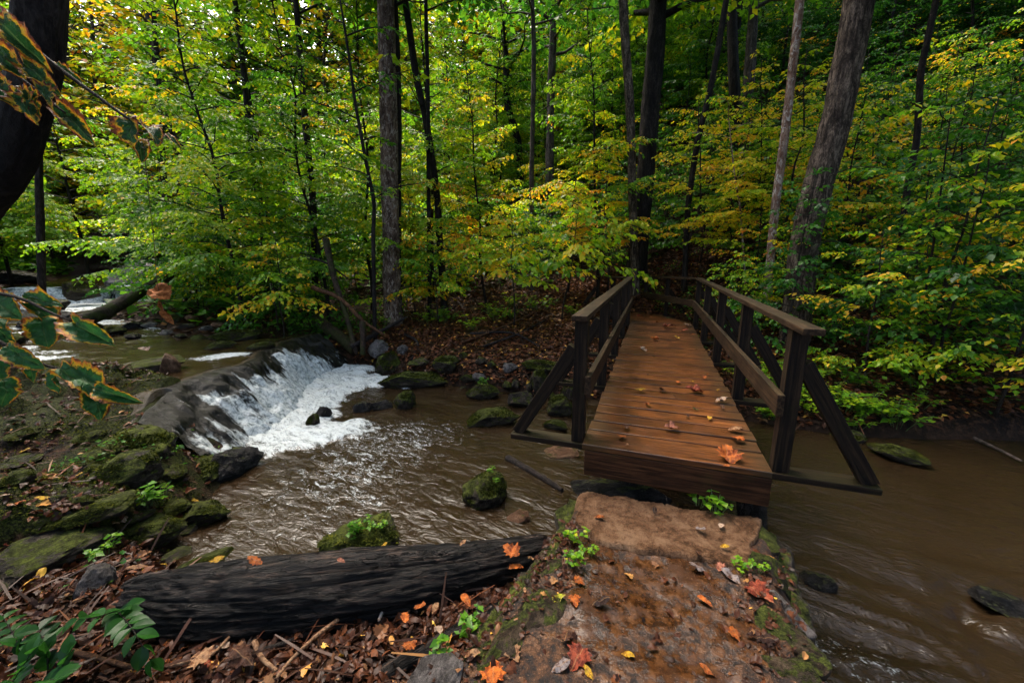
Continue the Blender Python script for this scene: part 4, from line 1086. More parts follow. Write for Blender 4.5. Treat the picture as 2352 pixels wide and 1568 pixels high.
right_st = [(1735, 1215, 'mossy edging stone against the right end of the tan slab', 'rock_moss'), (1755, 1290, 'dark moss tuft stone on the right causeway edge', 'rock_moss'),
            (1785, 1370, 'pale lichen-covered stone on the right causeway edge', 'rock_bare'), (1800, 1450, 'wet mossy stone on the right causeway edge', 'edge_rock'),
            (1835, 1540, 'broad mossy stone at the lower right of the path', 'edge_rock')]
for i, (px, py, lab, mt) in enumerate(right_st):
    q = at(px, py, -.32); cstone(q[0] - .01, q[1], .23 + .04 * (i % 2), .36, .24, mt, lab, (i + 1) % 3, .45 + .15 * i, zt=-.265)
q = at(1310, 1165, -.36); cstone(q[0], q[1], .26, .34, .4, 'rock_moss', 'mossy corner stone under the left end of the bridge beam', 1, .2, zt=-.30)
q = at(1740, 1160, -.36); cstone(q[0], q[1] + .05, .20, .30, .4, 'rock_dark', 'dark block under the right end of the bridge beam', 2, .3, zt=-.27)
q = at(1640, 1160, -.4); cstone(q[0] - .55, q[1] + .16, .9, .25, .4, 'rock_dark', 'shaded stone sill beneath the bridge beam', 0, BANG, zt=-.25)

# ------------------------------------------------------------------ logs and sticks
def char_mat():
    k = NT('charred_wood'); o = k.obj(); g = k.noise(k.map(o, (2.6, 15, 15)), 2.0, 9, .75, .7); f = k.noise(k.map(o, (3, 70, 70)), 1.5, 3)
    h = k.math('ADD', k.math('MULTIPLY', g, .75), k.math('MULTIPLY', f, .25))
    c = k.ramp(h, [(.42, (.002, .002, .002)), (.50, (.009, .007, .006)), (.57, (.034, .024, .019)), (.66, (.11, .065, .042))])
    ck = k.noise(k.map(o, (1.3, 13, 13), (.06, 0, 0)), 1.0, 6, .6, 1.2); ck = k.sramp(k.math('ABSOLUTE', k.math('SUBTRACT', ck, .5)), .0, .035)
    c = k.mix(ck, (.0015, .0012, .001), c); h = k.math('ADD', k.math('MULTIPLY', h, .6), k.math('MULTIPLY', ck, .5))
    k.bsdf(c, .55, k.bump(h, 1.0, .07), spec=.2); return k.m
M['char'] = char_mat()
def log(name, P, w0, w1, mat, label, cat, n=28, amp=.1, seed=0, limbs=(), ends=True, prof=0):
    P = np.asarray(P, float); c = P.mean(0); ax = P[-1] - P[0]; ax /= np.linalg.norm(ax)
    x = Vector(ax); z = Vector((0, 0, 1)); y_ = z.cross(x).normalized(); z = x.cross(y_)
    Mx = np.array(Matrix((x, y_, z)))
    L = np.sum(np.linalg.norm(np.diff(P, axis=0), axis=1)); m = int(np.clip(L / max(w0 * .05, .008), 12, 240))
    C = resample(P, m); rad = np.linspace(w0 / 2, w1 / 2, m) if np.isscalar(prof) else np.interp(np.linspace(0, 1, m), np.linspace(0, 1, len(prof)), prof) / 2
    def dsp(th, s):
        a = fbm(np.cos(th) * 6.0 + seed, np.sin(th) * 6.0, s * (.30 / w0), 6, .7); b = fbm(np.cos(th) * 1.1, np.sin(th) * 1.1 + seed, s * (.5 / w0), 3)
        c = vnoise(np.cos(th) * 2.0 + seed, np.sin(th) * 2.0, s * (1.4 / w0))
        return amp * (-np.abs(a) * 1.5 + .35) + amp * 1.1 * b + amp * .35 * np.abs(c)
    mb = MB(); V, F = tube(C, rad, n, dsp)
    for e in (0, m - 1):
        V[e * n:(e + 1) * n] = V[e * n:(e + 1) * n].mean(0) * .18 + V[e * n:(e + 1) * n] * .82 + ax * (.12 * w0 * (1 if e else -1)) * fbm(np.arange(n) * .7, np.zeros(n), np.full(n, seed + e), 2)[:, None]
    mb.add(V, F)
    for Q, r0_, r1_ in limbs: mb.add(*tube(resample(Q, 10), np.linspace(r0_, r1_, 10), 7))
    Vv = (np.vstack(mb.V) - c) @ Mx.T
    o = link(name, mesh_data(name, Vv, mb.F, M[mat]), None, c)
    o.rotation_euler = Matrix((x, y_, z)).transposed().to_euler()
    return tag(o, label, cat)
lg = [(-2.10, 1.86, -.55), (-1.7, 1.86, -.56), (-1.1, 1.90, -.56), (-.5, 2.05, -.575), (.0, 2.24, -.61), (.22, 2.36, -.64)]
log('fallen_log', lg, .44, .20, 'char', 'thick black charred log lying across the near bank in front of the pool', 'log', 110, .15, 3, prof=(.24, .35, .40, .40, .39, .35, .30, .25, .19))
def gl(pts, lift=.02, z=None):
    return [((hit(px, py) if z is None else at(px, py, z)) + np.array([0, 0, lift])) for px, py in pts]
def stick(pts, wpx, mat, label, lift=.02, name='stick', cat='stick', taper=.6, z=None, limbs=(), n=8):
    P = gl(pts, lift, z); dep = P[0][1] * CP + (P[0][2] - 1.3) * SP; w_ = wpx / FPX * dep
    return log(name, P, w_, w_ * taper, mat, label, cat, n, .07, len(label), limbs)
stick([(780, 1451), (742, 1480), (703, 1516), (657, 1566), (640, 1590)], 10, 'stick', 'long pale bent stick in front of the charred log', .08)
stick([(588, 1498), (598, 1522), (612, 1545), (640, 1568)], 13, 'stick', 'short curved pale stick at the bottom edge', .07)
stick([(388, 1553), (433, 1543), (487, 1527), (533, 1482)], 10, 'stick', 'pale crooked stick lying left of the curved one', .06)
stick([(80, 1497), (200, 1526), (317, 1558)], 15, 'dead_wood', 'thick brown branch among leaves in the lower left', .06, 'branch', 'branch')
stick([(1047, 1294), (1101, 1287), (1167, 1292), (1208, 1308)], 9, 'bark_mid', 'grey twig resting on leaves at the right end of the charred log', .05)
stick([(880, 1560), (960, 1512), (1040, 1462), (1117, 1414), (1190, 1380)], 40, 'char', 'narrow dark rotten log wedged beside the causeway stones', .02, 'fallen_log', 'log', n=22)
stick([(900, 1378), (886, 1410), (872, 1446)], 10, 'bark_pale', 'short white birch-barked stick in the debris', .06)
stick([(985, 1372), (960, 1400), (930, 1432)], 7, 'stick', 'small tan stick beside the white one', .05)
stick([(820, 1385), (700, 1470), (560, 1520)], 16, 'twig', 'dark soaked branch half buried under the charred log', .03, 'branch', 'branch')
stick([(1010, 1330), (920, 1372), (800, 1400)], 18, 'rot_wood', 'split brown branch tucked against the front of the charred log', .06, 'branch', 'branch')
stick([(1165, 1052), (1200, 1072), (1245, 1098), (1292, 1128)], 17, 'twig', 'waterlogged stick poking out of the pool beside the bridge', .01, z=W1)
stick([(724, 742), (770, 775), (820, 815)], 26, 'rot_wood', 'short mossy hollow log tilted at the far end of the waterfall', .10, 'fallen_log', 'log', n=20, taper=.9)
def yst(pts, Ys, w_, mat, label, name='branch', cat='branch', taper=.5):
    P = [atY(px, py, Y) for (px, py), Y in zip(pts, Ys)]
    return log(name, P, w_, w_ * taper, mat, label, cat, 9, .08, len(label))
yst([(717, 659), (778, 684), (836, 739), (880, 768)], [8.6, 8.6, 8.5, 8.5], .11, 'dead_wood', 'bare reddish dead branch slanting down above the waterfall end')
yst([(748, 548), (765, 629), (797, 730), (819, 812)], [9.0, 8.8, 8.5, 8.3], .15, 'rot_wood', 'broken upright dead limb leaning behind the reddish branch', taper=.6)
yst([(832, 738), (834, 780), (833, 815)], [8.4, 8.3, 8.2], .13, 'rot_wood', 'short broken stump limb standing in the pool corner', taper=.9)
yst([(806, 797), (865, 766), (934, 728)], [8.3, 8.6, 9.2], .12, 'bark_dark', 'black fallen limb propped on the pale tilted stone')
yst([(690, 590), (740, 600), (800, 640)], [9.2, 9.0, 9.0], .07, 'twig', 'dark twisted dead branch under the green bush')
stick([(1062, 792), (1135, 764), (1215, 728), (1300, 690)], 6, 'dead_wood', 'long thin fallen branch lying up the leafy bank left of the bridge', .05, 'branch', 'branch')
stick([(1110, 800), (1180, 775), (1260, 735)], 7, 'bark_dark', 'dark fallen branch below the long thin one on the leafy bank', .04, 'branch', 'branch')
stick([(1080, 770), (1170, 768), (1240, 800)], 6, 'bark_dark', 'dark curved branch crossing the leafy bank', .04, 'branch', 'branch')
stick([(930, 770), (960, 795), (945, 830)], 7, 'bark_dark', 'thin curved root-like branch on the leaves right of the pale tilted stone', .03, 'branch', 'branch')
yst([(165, 742), (225, 722), (290, 690), (350, 655), (405, 625)], [8.2, 8.6, 9.3, 10.0, 10.6], .30, 'log_moss', 'mossy fallen trunk sloping over the upper creek toward the flat-topped boulder', 'fallen_log', 'log', .7)
yst([(1900, 932), (1925, 948), (1958, 972), (2012, 1012)], [5.5, 5.4, 5.25, 5.05], .17, 'bark_pale', 'pale rotten log on the bank right of the bridge', 'fallen_log', 'log', .7)
stick([(2235, 1012), (2290, 1038), (2345, 1066)], 8, 'bark_mid', 'grey branch at the dark water edge on the far right', .04, 'branch', 'branch', z=W1)

# ------------------------------------------------------------------ big leaves
OUT = {'maple': [(0, .0), (-.06, .20), (.10, .20), (.06, .46), (.24, .36), (.34, .58), (.44, .30), (.62, .38), (.66, .17), (.82, .20), (1, 0)],
       'oval': [(0, 0), (.08, .11), (.22, .20), (.42, .255), (.62, .235), (.80, .15), (1, 0)],
       'oak': [(0, 0), (.12, .10), (.16, .22), (.28, .14), (.38, .30), (.50, .18), (.62, .32), (.72, .18), (.84, .22), (1, 0)],
       'broad': [(0, 0), (.0, .22), (.12, .40), (.34, .44), (.48, .42), (.56, .52), (.68, .34), (.80, .30), (1, 0)]}
def leaf_big(kind, seed, curl=.25, fold=.25, ripple=.05, m=18, q=4, serr=0.0):
    o = np.array(OUT[kind]); s = np.concatenate([[0], np.cumsum(np.linalg.norm(np.diff(o, axis=0), axis=1))]); s /= s[-1]
    t = np.linspace(0, 1, m); ex = np.interp(t, s, o[:, 0]); ey = np.interp(t, s, o[:, 1])
    ey = ey * (1 + serr * np.where(np.arange(m) % 2, 1, -1) * .5)
    V, E = [], []
    for sgn in (1, -1):
        for j in range(q + 1):
            f = j / q; V.append(np.stack([t + (ex - t) * f, sgn * ey * f, 0 * t], 1)); E.append(np.full(m, f))
    V = np.vstack(V); E = np.concatenate(E); tip = np.tile(np.abs(t - .5) * 2, 2 * (q + 1))
    E = np.maximum(E, np.clip(tip - .15, 0, 1) * .9)
    rng = r_(seed)
    V[:, 2] = fold * np.abs(V[:, 1]) * rng.uniform(.5, 1.3) - curl * (V[:, 0]**2) * rng.uniform(.5, 1.2) + curl * .5 * V[:, 1]**2 + ripple * fbm(V[:, 0] * 4 + seed, V[:, 1] * 4, 0 * V[:, 0] + seed, 3)
    F = []
    for h in range(2):
        for j in range(q):
            a = (h * (q + 1) + j) * m
            for i in range(m - 1):
                f = [a + i, a + i + 1, a + m + i + 1, a + m + i]; F.append(f if h else f[::-1])
    return V, np.array(F), E

def fallen_mat():
    k = NT('fallen_leaf'); oc = k.n('ShaderNodeObjectInfo').outputs['Color']; o = k.obj()
    n = k.noise(o, 5, 5, .65); n2 = k.noise(o, 22, 3)
    c = k.mix(k.sramp(n, .44, .62), oc, k.mix(1, oc, (.35, .22, .16), 'MULTIPLY'))
    sp = k.n('ShaderNodeSeparateXYZ'); k.l(o, sp.inputs[0])
    rib = k.sramp(k.math('ABSOLUTE', sp.outputs[1]), .03, .008)
    c = k.mix(k.math('MULTIPLY', rib, .5), c, (.3, .16, .07))
    k.bsdf(c, .4, k.bump(n2, .6, .03), spec=.25); return k.m
M['fallen'] = fallen_mat()
def fg_mat(nm='branch_leaf', sh=0.0, dk=1.0):
    k = NT(nm); o = k.obj(); e = k.attr('edge'); oi = k.n('ShaderNodeObjectInfo').outputs['Random']
    va = k.n('ShaderNodeVectorMath', operation='ADD'); k.l(o, va.inputs[0]); cx = k.n('ShaderNodeCombineXYZ'); k.l(k.math('MULTIPLY', oi, 30.0), cx.inputs[2]); k.l(cx.outputs[0], va.inputs[1]); on = va.outputs[0]
    n = k.noise(on, 3.2, 5, .65); n2 = k.noise(on, 14, 4, .6)
    f = k.math('ADD', k.math('MULTIPLY', k.math('POWER', e, 1.6), .44), k.math('MULTIPLY', n, .80)); f = k.math('ADD', k.math('ADD', f, sh), k.math('MULTIPLY', n2, .22))
    green = k.mix(k.noise(o, 6, 4), (.008 * dk, .040 * dk, .013 * dk), (.032 * dk, .135 * dk, .028 * dk))
    c = k.ramp(f, [(.76, (0, 0, 0)), (.82, (.42, .30, .015)), (.89, (.45, .14, .015)), (.97, (.09, .025, .012))])
    c = k.mix(k.sramp(f, .73, .79), green, c)
    sp = k.n('ShaderNodeSeparateXYZ'); k.l(o, sp.inputs[0])
    ay = k.math('ABSOLUTE', sp.outputs[1])
    wv = k.math('ABSOLUTE', k.math('SUBTRACT', k.math('FRACT', k.math('MULTIPLY', k.math('SUBTRACT', sp.outputs[0], k.math('MULTIPLY', ay, .9)), 7.0)), .5))
    vein = k.math('MAXIMUM', k.sramp(ay, .022, .006), k.math('MULTIPLY', k.sramp(wv, .07, .0), .6))
    c = k.mix(k.math('MULTIPLY', vein, .45), c, (.10, .16, .05))
    p = k.bsdf(c, .45, k.bump(k.math('SUBTRACT', k.math('MULTIPLY', n2, .4), vein), .6, .02), spec=.3, out=False)
    tr = k.n('ShaderNodeBsdfTranslucent'); k.l(c, tr.inputs[0]); mx = k.n('ShaderNodeMixShader'); mx.inputs[0].default_value = .3
    k.l(p.outputs[0], mx.inputs[1]); k.l(tr.outputs[0], mx.inputs[2]); k.l(mx.outputs[0], k.out.inputs[0]); return k.m
M['fg'] = fg_mat(); M['fg_rust'] = fg_mat('rusty_branch_leaf', .10, .6)
LEAFP = {}
for kd in ('maple', 'oval', 'oak'):
    for sd in range(3):
        V, F, E = leaf_big(kd, sd * 7 + 3, [.25, -.35, .55][sd], [.2, .45, -.3][sd], .10)
        V -= [.5, 0, V[:, 2].min()]
        LEAFP[kd, sd] = mesh_data('fallen_leaf', V, F, M['fallen'])
LC = {'orange': (.50, .13, .018), 'red': (.33, .065, .028), 'yellow': (.60, .36, .025), 'tan': (.36, .20, .10), 'pale': (.50, .36, .26), 'brown': (.09, .035, .016),
      'dark': (.03, .014, .010), 'green': (.03, .14, .05), 'pink': (.42, .16, .10), 'grey': (.25, .21, .20), 'lime': (.42, .42, .03)}
def fallen(P, kind, col, size, label, v=None, group=None, rz=None, dz=.006):
    o = link('fallen_leaf', LEAFP[kind, random.randrange(3) if v is None else v], None, P + np.array([0, 0, dz]),
             (random.uniform(-.12, .12), random.uniform(-.12, .12), random.uniform(0, 6.28) if rz is None else rz), size * .86)
    c = LC[col]; j = random.uniform(.60, .95); o.color = (c[0] * j, c[1] * j, c[2] * j, 1)
    return tag(o, label, 'leaf', group)
DK = [(1400, 1190, 'maple', 'orange', .19, 'big bright orange maple leaf on the first plank of the bridge'),
      (1457, 1090, 'maple', 'orange', .11, 'orange leaf on the right side of the second bridge plank'),
      (1065, 1026, 'maple', 'pink', .13, 'pinkish red maple leaf in the middle of the near planks'),
      (1455, 1036, 'oak', 'tan', .13, 'curled tan leaf near the right edge of the third plank'),
      (795, 1018, 'oval', 'brown', .10, 'dark brown leaf near the left edge of the bridge front'),
      (765, 1076, 'maple', 'orange', .08, 'small orange leaf at the left of the first plank'),
      (800, 1122, 'oval', 'tan', .035, 'tiny tan leaf scrap at the front left of the first plank'),
      (1295, 965, 'oval', 'yellow', .085, 'clear yellow oval leaf right of the plank middle'),
      (1165, 950, 'oak', 'dark', .05, 'little blackish leaf left of the clear yellow one'),
      (1212, 911, 'oak', 'green', .06, 'green leaf scrap on the bridge planks'),
      (922, 878, 'oval', 'orange', .085, 'orange oval leaf left of the plank middle'),
      (1370, 895, 'oak', 'brown', .08, 'brown leaf next to the long pale one'),
      (1370, 858, 'oval', 'pale', .16, 'long pale curled leaf at the right plank edge'),
      (1200, 800, 'maple', 'red', .19, 'large dull red maple leaf at mid deck'),
      (1012, 793, 'oak', 'brown', .14, 'rusty brown leaf left of the large red maple leaf'),
      (880, 792, 'maple', 'yellow', .11, 'pale yellow leaf at the left of mid deck'),
      (1085, 825, 'oval', 'dark', .04, 'tiny dark leaf just below the rusty brown one'),
      (1105, 745, 'oak', 'orange', .10, 'small orange-brown leaf above the large red maple leaf'),
      (1190, 741, 'oval', 'yellow', .08, 'small yellow leaf above the large red maple leaf'),
      (1345, 793, 'oval', 'yellow', .06, 'small yellow leaf at the right edge of mid deck'),
      (1265, 718, 'oak', 'orange', .09, 'orange leaf at the right of the middle planks'),
      (1290, 695, 'oval', 'orange', .06, 'smaller orange leaf near the right rail shadow'),
      (925, 698, 'oval', 'dark', .05, 'dark speck of a leaf on the middle planks'),
      (896, 548, 'oak', 'pale', .16, 'pale leaf on the left of the farther planks'),
      (965, 483, 'maple', 'orange', .16, 'star-shaped orange maple leaf on the farther planks'),
      (1165, 401, 'oak', 'pale', .22, 'large pale leaf by the right edge near the bend of the bridge'),
      (1060, 410, 'maple', 'red', .28, 'big red maple leaf near the bend of the bridge'),
      (1145, 431, 'maple', 'red', .14, 'red leaf just below the large pale one near the bend'),
      (1100, 475, 'oval', 'yellow', .13, 'yellow leaf right of the star-shaped orange one'),
      (885, 346, 'maple', 'red', .20, 'dark red leaf at the left edge near the bend'),
      (1050, 355, 'oak', 'green', .12, 'greenish leaf at the start of the angled run'),
      (980, 378, 'oval', 'orange', .12, 'orange leaf in the middle near the bend'),
      (1195, 455, 'oval', 'orange', .10, 'orange leaf at the right edge below the bend')]
for zx, zy, kd, cl, sz, lab in DK: fallen(at(*zz(zx, zy), .0), kd, cl, sz, lab, v=(1 if len(lab) % 2 else 0), dz=.014)
PT = [(1377, 1192, 'oak', 'orange', .10, 'curled orange-brown leaf on the left of the tan slab'), (1504, 1176, 'oval', 'dark', .09, 'dark leaf with yellow tip at the back of the tan slab'),
      (1281, 1382, 'oval', 'lime', .13, 'bright yellow-green leaf at the left edge of the path'), (1181, 1512, 'maple', 'tan', .12, 'tan-brown maple leaf on the broad edging stone'),
      (1324, 1522, 'maple', 'red', .17, 'wet red maple leaf on the lower path'), (1287, 1539, 'oval', 'grey', .13, 'grey oval leaf below the wet red maple leaf'),
      (1442, 1510, 'oval', 'yellow', .09, 'yellow leaf alone on the muddy path'), (1352, 1552, 'oval', 'yellow', .09, 'yellow leaf at the bottom of the path beside the grey one'),
      (1135, 1548, 'maple', 'orange', .16, 'rusty orange leaf on the bottom edging stone'), (1085, 1509, 'oval', 'tan', .11, 'tan leaf on the rim of the bottom edging stones'),
      (1205, 1359, 'oval', 'tan', .05, 'small tan leaf on the mossy edging stone'), (1332, 1340, 'maple', 'orange', .09, 'orange leaf beside the green weeds of the path'),
      (1320, 1386, 'maple', 'orange', .10, 'orange leaf next to the bright yellow-green one'), (1656, 1211, 'oval', 'pale', .11, 'whitish leaf on the right of the tan slab'),
      (1608, 1220, 'oval', 'grey', .11, 'greyish leaf left of the whitish one on the tan slab'), (1665, 1259, 'oak', 'yellow', .08, 'small yellow leaf cluster at the slab front'),
      (1605, 1275, 'oval', 'brown', .08, 'brown leaf at the front edge of the slab'), (1745, 1372, 'maple', 'red', .20, 'large wet red leaf on the right edging stone'),
      (1688, 1464, 'maple', 'orange', .09, 'curled orange leaf on the right of the path'), (1755, 1474, 'maple', 'dark', .10, 'blackened leaf on the lower right stone'),
      (1618, 1386, 'oval', 'orange', .12, 'brownish orange oval leaf right of the puddle'), (1621, 1544, 'oval', 'orange', .09, 'orange leaf at the bottom right of the path'),
      (1676, 1330, 'oval', 'grey', .17, 'long greyish leaf below the slab corner'), (1600, 1312, 'oval', 'grey', .15, 'curled grey-brown leaf under the slab lip'),
      (1655, 1306, 'oak', 'pink', .12, 'pinkish leaf between the two grey ones under the slab'), (1380, 1390, 'oval', 'dark', .14, 'long dark soaked leaf left of the puddle'),
      (1300, 1470, 'oak', 'brown', .15, 'dark brown leaf mush at the left of the lower path')]
for px, py, kd, cl, sz, lab in PT:
    z_ = -.298 if (1350 < px < 1720 and py < 1290) else -.328
    fallen(at(px, py, z_), kd, cl, sz * .74, lab, dz=.008)
for px, py, kd, cl, sz, lab, z_ in [(312, 1311, 'oval', 'tan', .10, 'tan leaf on the left end of the charred log', -.27), (587, 1297, 'oak', 'orange', .12, 'torn orange leaf hanging over the top of the charred log', -.28),
      (500, 1290, 'maple', 'yellow', .09, 'yellow leaf on the mossy slab behind the log', -.29), (1064, 1252, 'oval', 'tan', .08, 'tan leaf on the thin end of the charred log', -.42),
      (784, 1293, 'oval', 'pink', .07, 'pinkish leaf on the middle of the charred log', -.31), (1172, 1272, 'maple', 'orange', .15, 'upright rusty maple leaf at the right end of the log', -.44),
      (1185, 1310, 'oak', 'orange', .14, 'torn brown-orange leaf below the upright maple leaf', -.5), (882, 1257, 'oval', 'yellow', .07, 'yellow leaf at the tip of the triangular mossy rock', -.72),
      (330, 806, 'maple', 'pale', .22, 'pale leaf lying on the stranded slab of the upper creek', -.17), (1660, 1078, 'oval', 'orange', .13, 'orange leaf on the right outrigger plank', -.04),
      (1000, 1402, 'oval', 'tan', .09, 'oval tan leaf in the debris right of the white stick', -.5), (965, 1400, 'oval', 'orange', .10, 'orange oval leaf in the debris beside the small tan stick', -.5),
      (1070, 1385, 'oval', 'orange', .12, 'long orange leaf leaning in the debris near the causeway', -.47), (1008, 1455, 'oval', 'pale', .11, 'pale grey-green leaf in the debris near the narrow log', -.47),
      (930, 1425, 'oak', 'orange', .11, 'orange-brown leaf in the middle of the debris', -.5), (560, 1520, 'maple', 'brown', .16, 'dark red-brown maple leaf beside the short curved stick', -.52),
      (460, 1520, 'maple', 'tan', .15, 'brown maple leaf beside the pale crooked stick', -.52), (945, 1488, 'maple', 'orange', .10, 'small orange leaf near the narrow rotten log', -.5)]:
    fallen(at(px, py, z_), kd, cl, sz * .85, lab, dz=.012)

# yellow and orange leaves scattered over the leafy ground: still countable ones
random.seed(77)
for (n_, xr, yr, grp, lab) in [(48, (300, 0), (0, 0), 'bright leaves on the near left bank', 'bright fallen leaf on the mossy near left bank'),
                               (90, (0, 0), (0, 0), 'bright leaves on the far bank', 'bright fallen leaf on the leafy far bank')]:
    c = 0
    while c < n_:
        if 'near' in lab: px, py = random.uniform(0, 560), random.uniform(960, 1560)
        else: px, py = random.uniform(800, 1330), random.uniform(700, 900)
        q = hit(px, py)
        if q[2] < W1 + .04 or dist_stream(q[0:1], q[1:2])[0] < .03: continue
        fallen(q, random.choice(['oval', 'oval', 'maple', 'oak']), random.choice(['orange', 'yellow', 'tan', 'pale', 'yellow', 'red', 'orange']), random.uniform(.06, .11), lab, group=grp, dz=.02); c += 1

# ------------------------------------------------------------------ foreground branches with big leaves
fgm = ['fg']
def big_leaf_between(b, t, Y, wr, kind, seed, parent, roll=0.0, dry=False, dY=.0):
    B, T_ = atY(*b, Y), atY(*t, Y - dY); d = T_ - B; L = np.linalg.norm(d); x = Vector(d / L)
    view = Vector((CAM - (B + T_) / 2)).normalized(); z = (view + Vector((0, 0, .55))).normalized(); y_ = z.cross(x).normalized(); z = x.cross(y_)
    V, F, E = leaf_big(kind, seed, .32, .48, .12, m=30, q=8, serr=.09)
    V[:, 1] *= wr
    o = link('leaf', mesh_data('leaf', V, F, M['dry'] if dry else M[fgm[0]], attrs={'edge': ('POINT', E)}), parent)
    Rm = Matrix((x, y_, z)).transposed() @ Matrix.Rotation(roll, 3, 'X')
    o.matrix_local = Matrix.Translation(Vector(B) - parent.location) @ Rm.to_4x4() @ Matrix.Scale(L, 4); return o
k = NT('dry_leaf'); o_ = k.obj(); n_ = k.noise(o_, 6, 5, .6)
k.bsdf(k.ramp(n_, [(.3, (.07, .02, .008)), (.5, (.24, .075, .02)), (.7, (.40, .15, .05))]), .5, k.bump(k.noise(o_, 20, 4), .5, .03), spec=.1); M['dry'] = k.m
def fg_branch(name, twigs, leaves, Y, label, cat='branch', wt=.006):
    e = empty(name, atY(*twigs[0][0], Y)); tag(e, label, cat); mb = MB()
    for tw in twigs:
        P = [atY(px, py, Y) - np.array(e.location) for px, py in tw]; mb.add(*tube(resample(P, 18), np.linspace(wt, wt * .35, 18), 6))
    mb.build('twig', M['twig'], e)
    for i, (b, t, wr, kd, *rest) in enumerate(leaves):
        t = (b[0] + (t[0] - b[0]) * .86, b[1] + (t[1] - b[1]) * .86); rest = list(rest) + [0] * (2 - len(rest)); rest[1] += random.uniform(-.55, .55)
        big_leaf_between(b, t, Y + rest[0] if rest else Y, wr * .86, kd, i * 5 + int(Y * 10), e, roll=(rest[1] if len(rest) > 1 else 0), dY=.02)
    return e
fg_branch('leafy_branch', [[(-140, 690), (-20, 672), (60, 690), (110, 715), (165, 738)], [(-140, 770), (-30, 770), (20, 797), (80, 830), (135, 848), (200, 880), (232, 895)]],
          [((93, 728), (112, 810), 1.05, 'broad'), ((160, 738), (263, 797), .62, 'broad', 0, .2), ((53, 690), (158, 752), .58, 'broad', .03, -.2), ((-30, 680), (48, 732), .9, 'broad', .02),
           ((10, 795), (96, 852), .62, 'broad', -.02, .2), ((135, 848), (270, 897), .55, 'broad', -.02, .1), ((228, 893), (314, 926), .55, 'broad', -.03, .3), ((205, 893), (243, 968), .95, 'broad', -.03, -.2),
           ((128, 848), (120, 914), .75, 'broad', 0, .5), ((6, 868), (24, 938), .95, 'broad', -.03), ((-30, 815), (16, 880), .8, 'broad', .02), ((70, 830), (75, 880), .7, 'broad', .05),
           ((-10, 745), (30, 800), .7, 'broad', .06), ((-60, 700), (20, 745), .8, 'broad', .05), ((60, 690), (150, 700), .5, 'broad', .04, .5)],
          .92, 'leafy branch with large brown-edged green leaves reaching in above the left mossy bank')
fgm[0] = 'fg_rust'
fg_branch('leafy_branch', [[(-140, 60), (20, 70), (125, 150), (215, 215), (300, 275), (360, 300), (420, 335)], [(-140, 150), (0, 150), (60, 190), (110, 230), (150, 260)]],
          [((300, 272), (300, 342), 1.25, 'broad', 0, .3), ((320, 318), (328, 378), .7, 'broad', .02), ((335, 290), (372, 322), .9, 'broad', -.01), ((380, 305), (420, 340), .5, 'oval', 0),
           ((123, 140), (186, 184), .5, 'oak', .02), ((127, 238), (206, 316), .55, 'broad', .02), ((-5, 52), (104, 140), .55, 'broad', -.03), ((40, 205), (76, 284), .8, 'maple', -.03), ((66, 205), (84, 276), .7, 'maple', -.02),
           ((45, 140), (124, 198), .6, 'broad', -.02), ((-10, 110), (40, 168), .9, 'broad', -.03), ((-20, 180), (30, 240), .8, 'broad', -.02), ((90, 195), (125, 240), .7, 'maple', -.03)],
          .95, 'leafy branch with big browning leaves hanging before the huge dark trunk')
e = empty('dry_leaf_spray', atY(330, 335, .95)); tag(e, 'curled rusty dry leaf dangling on a thread of stem above the upper creek', 'leaf')
mb = MB(); mb.add(*tube(resample([atY(px, py, .95) - np.array(e.location) for px, py in [(330, 335), (342, 450), (355, 570), (362, 655), (372, 700)]], 20), .0007, 5)); mb.build('stem', M['dead_wood'], e)
big_leaf_between((352, 662), (388, 682), .95, 1.35, 'broad', 3, e, 0, True); big_leaf_between((366, 690), (372, 716), .95, .7, 'oval', 5, e, .3, True); big_leaf_between((370, 708), (398, 746), .95, .75, 'oval', 9, e, .5, True)

# compound-leaved plants in the lower left corner and herbs
def sprig(parent_name, rachis, nl, size, label, Y=None, cat='plant', mu=.22, z=None):
    P = [at(px, py, z_) for (px, py), z_ in zip(rachis, z)]
    base = P[0]; e = empty(parent_name, base); tag(e, label, cat)
    C = resample(np.array(P) - base, 24); mb = MB(); mb.add(*tube(C, np.linspace(.004, .0015, 24), 5)); mb.build('stem', M['twig'], e)
    t = np.repeat(np.linspace(.22, 1, nl), 2); sg = np.tile([1, -1], nl)
    pos = np.stack([np.interp(t, np.linspace(0, 1, 24), C[:, i]) for i in range(3)], 1)
    d = np.gradient(C, axis=0); d = np.stack([np.interp(t, np.linspace(0, 1, 24), d[:, i]) for i in range(3)], 1); d /= np.linalg.norm(d, axis=1)[:, None]
    dr = rotz(d, sg * .95); dr[:, 2] -= .15; rng = r_(len(label))
    nr = np.stack([rng.normal(0, .25, len(t)), rng.normal(0, .25, len(t)) - .2, np.ones(len(t))], 1)
    V_, F_, E_ = leaf_big('oval', 4, .2, .25, .03, m=8, q=2)
    V_[:, 1] *= 1.25
    V, F = leaf_arrays(pos, dr, nr, size * rng.uniform(.8, 1.15, len(t)), V_, F_)
    link('foliage', mesh_data('foliage', V, F, M['leaf'], attrs={'tint': ('FACE', np.repeat(np.clip(mu + rng.normal(0, .06, len(t)), 0, 1), len(F_)))}), e); return e
sprig('compound_leaf_plant', [(262, 1400), (290, 1425), (320, 1470), (345, 1515)], 9, .085, 'dark green compound leaf drooping before the charred log', z=[-.52, -.36, -.34, -.42])
sprig('compound_leaf_plant', [(285, 1400), (260, 1405), (225, 1415), (180, 1420)], 5, .085, 'dark compound leaf spreading left in front of the charred log', z=[-.5, -.36, -.35, -.4])
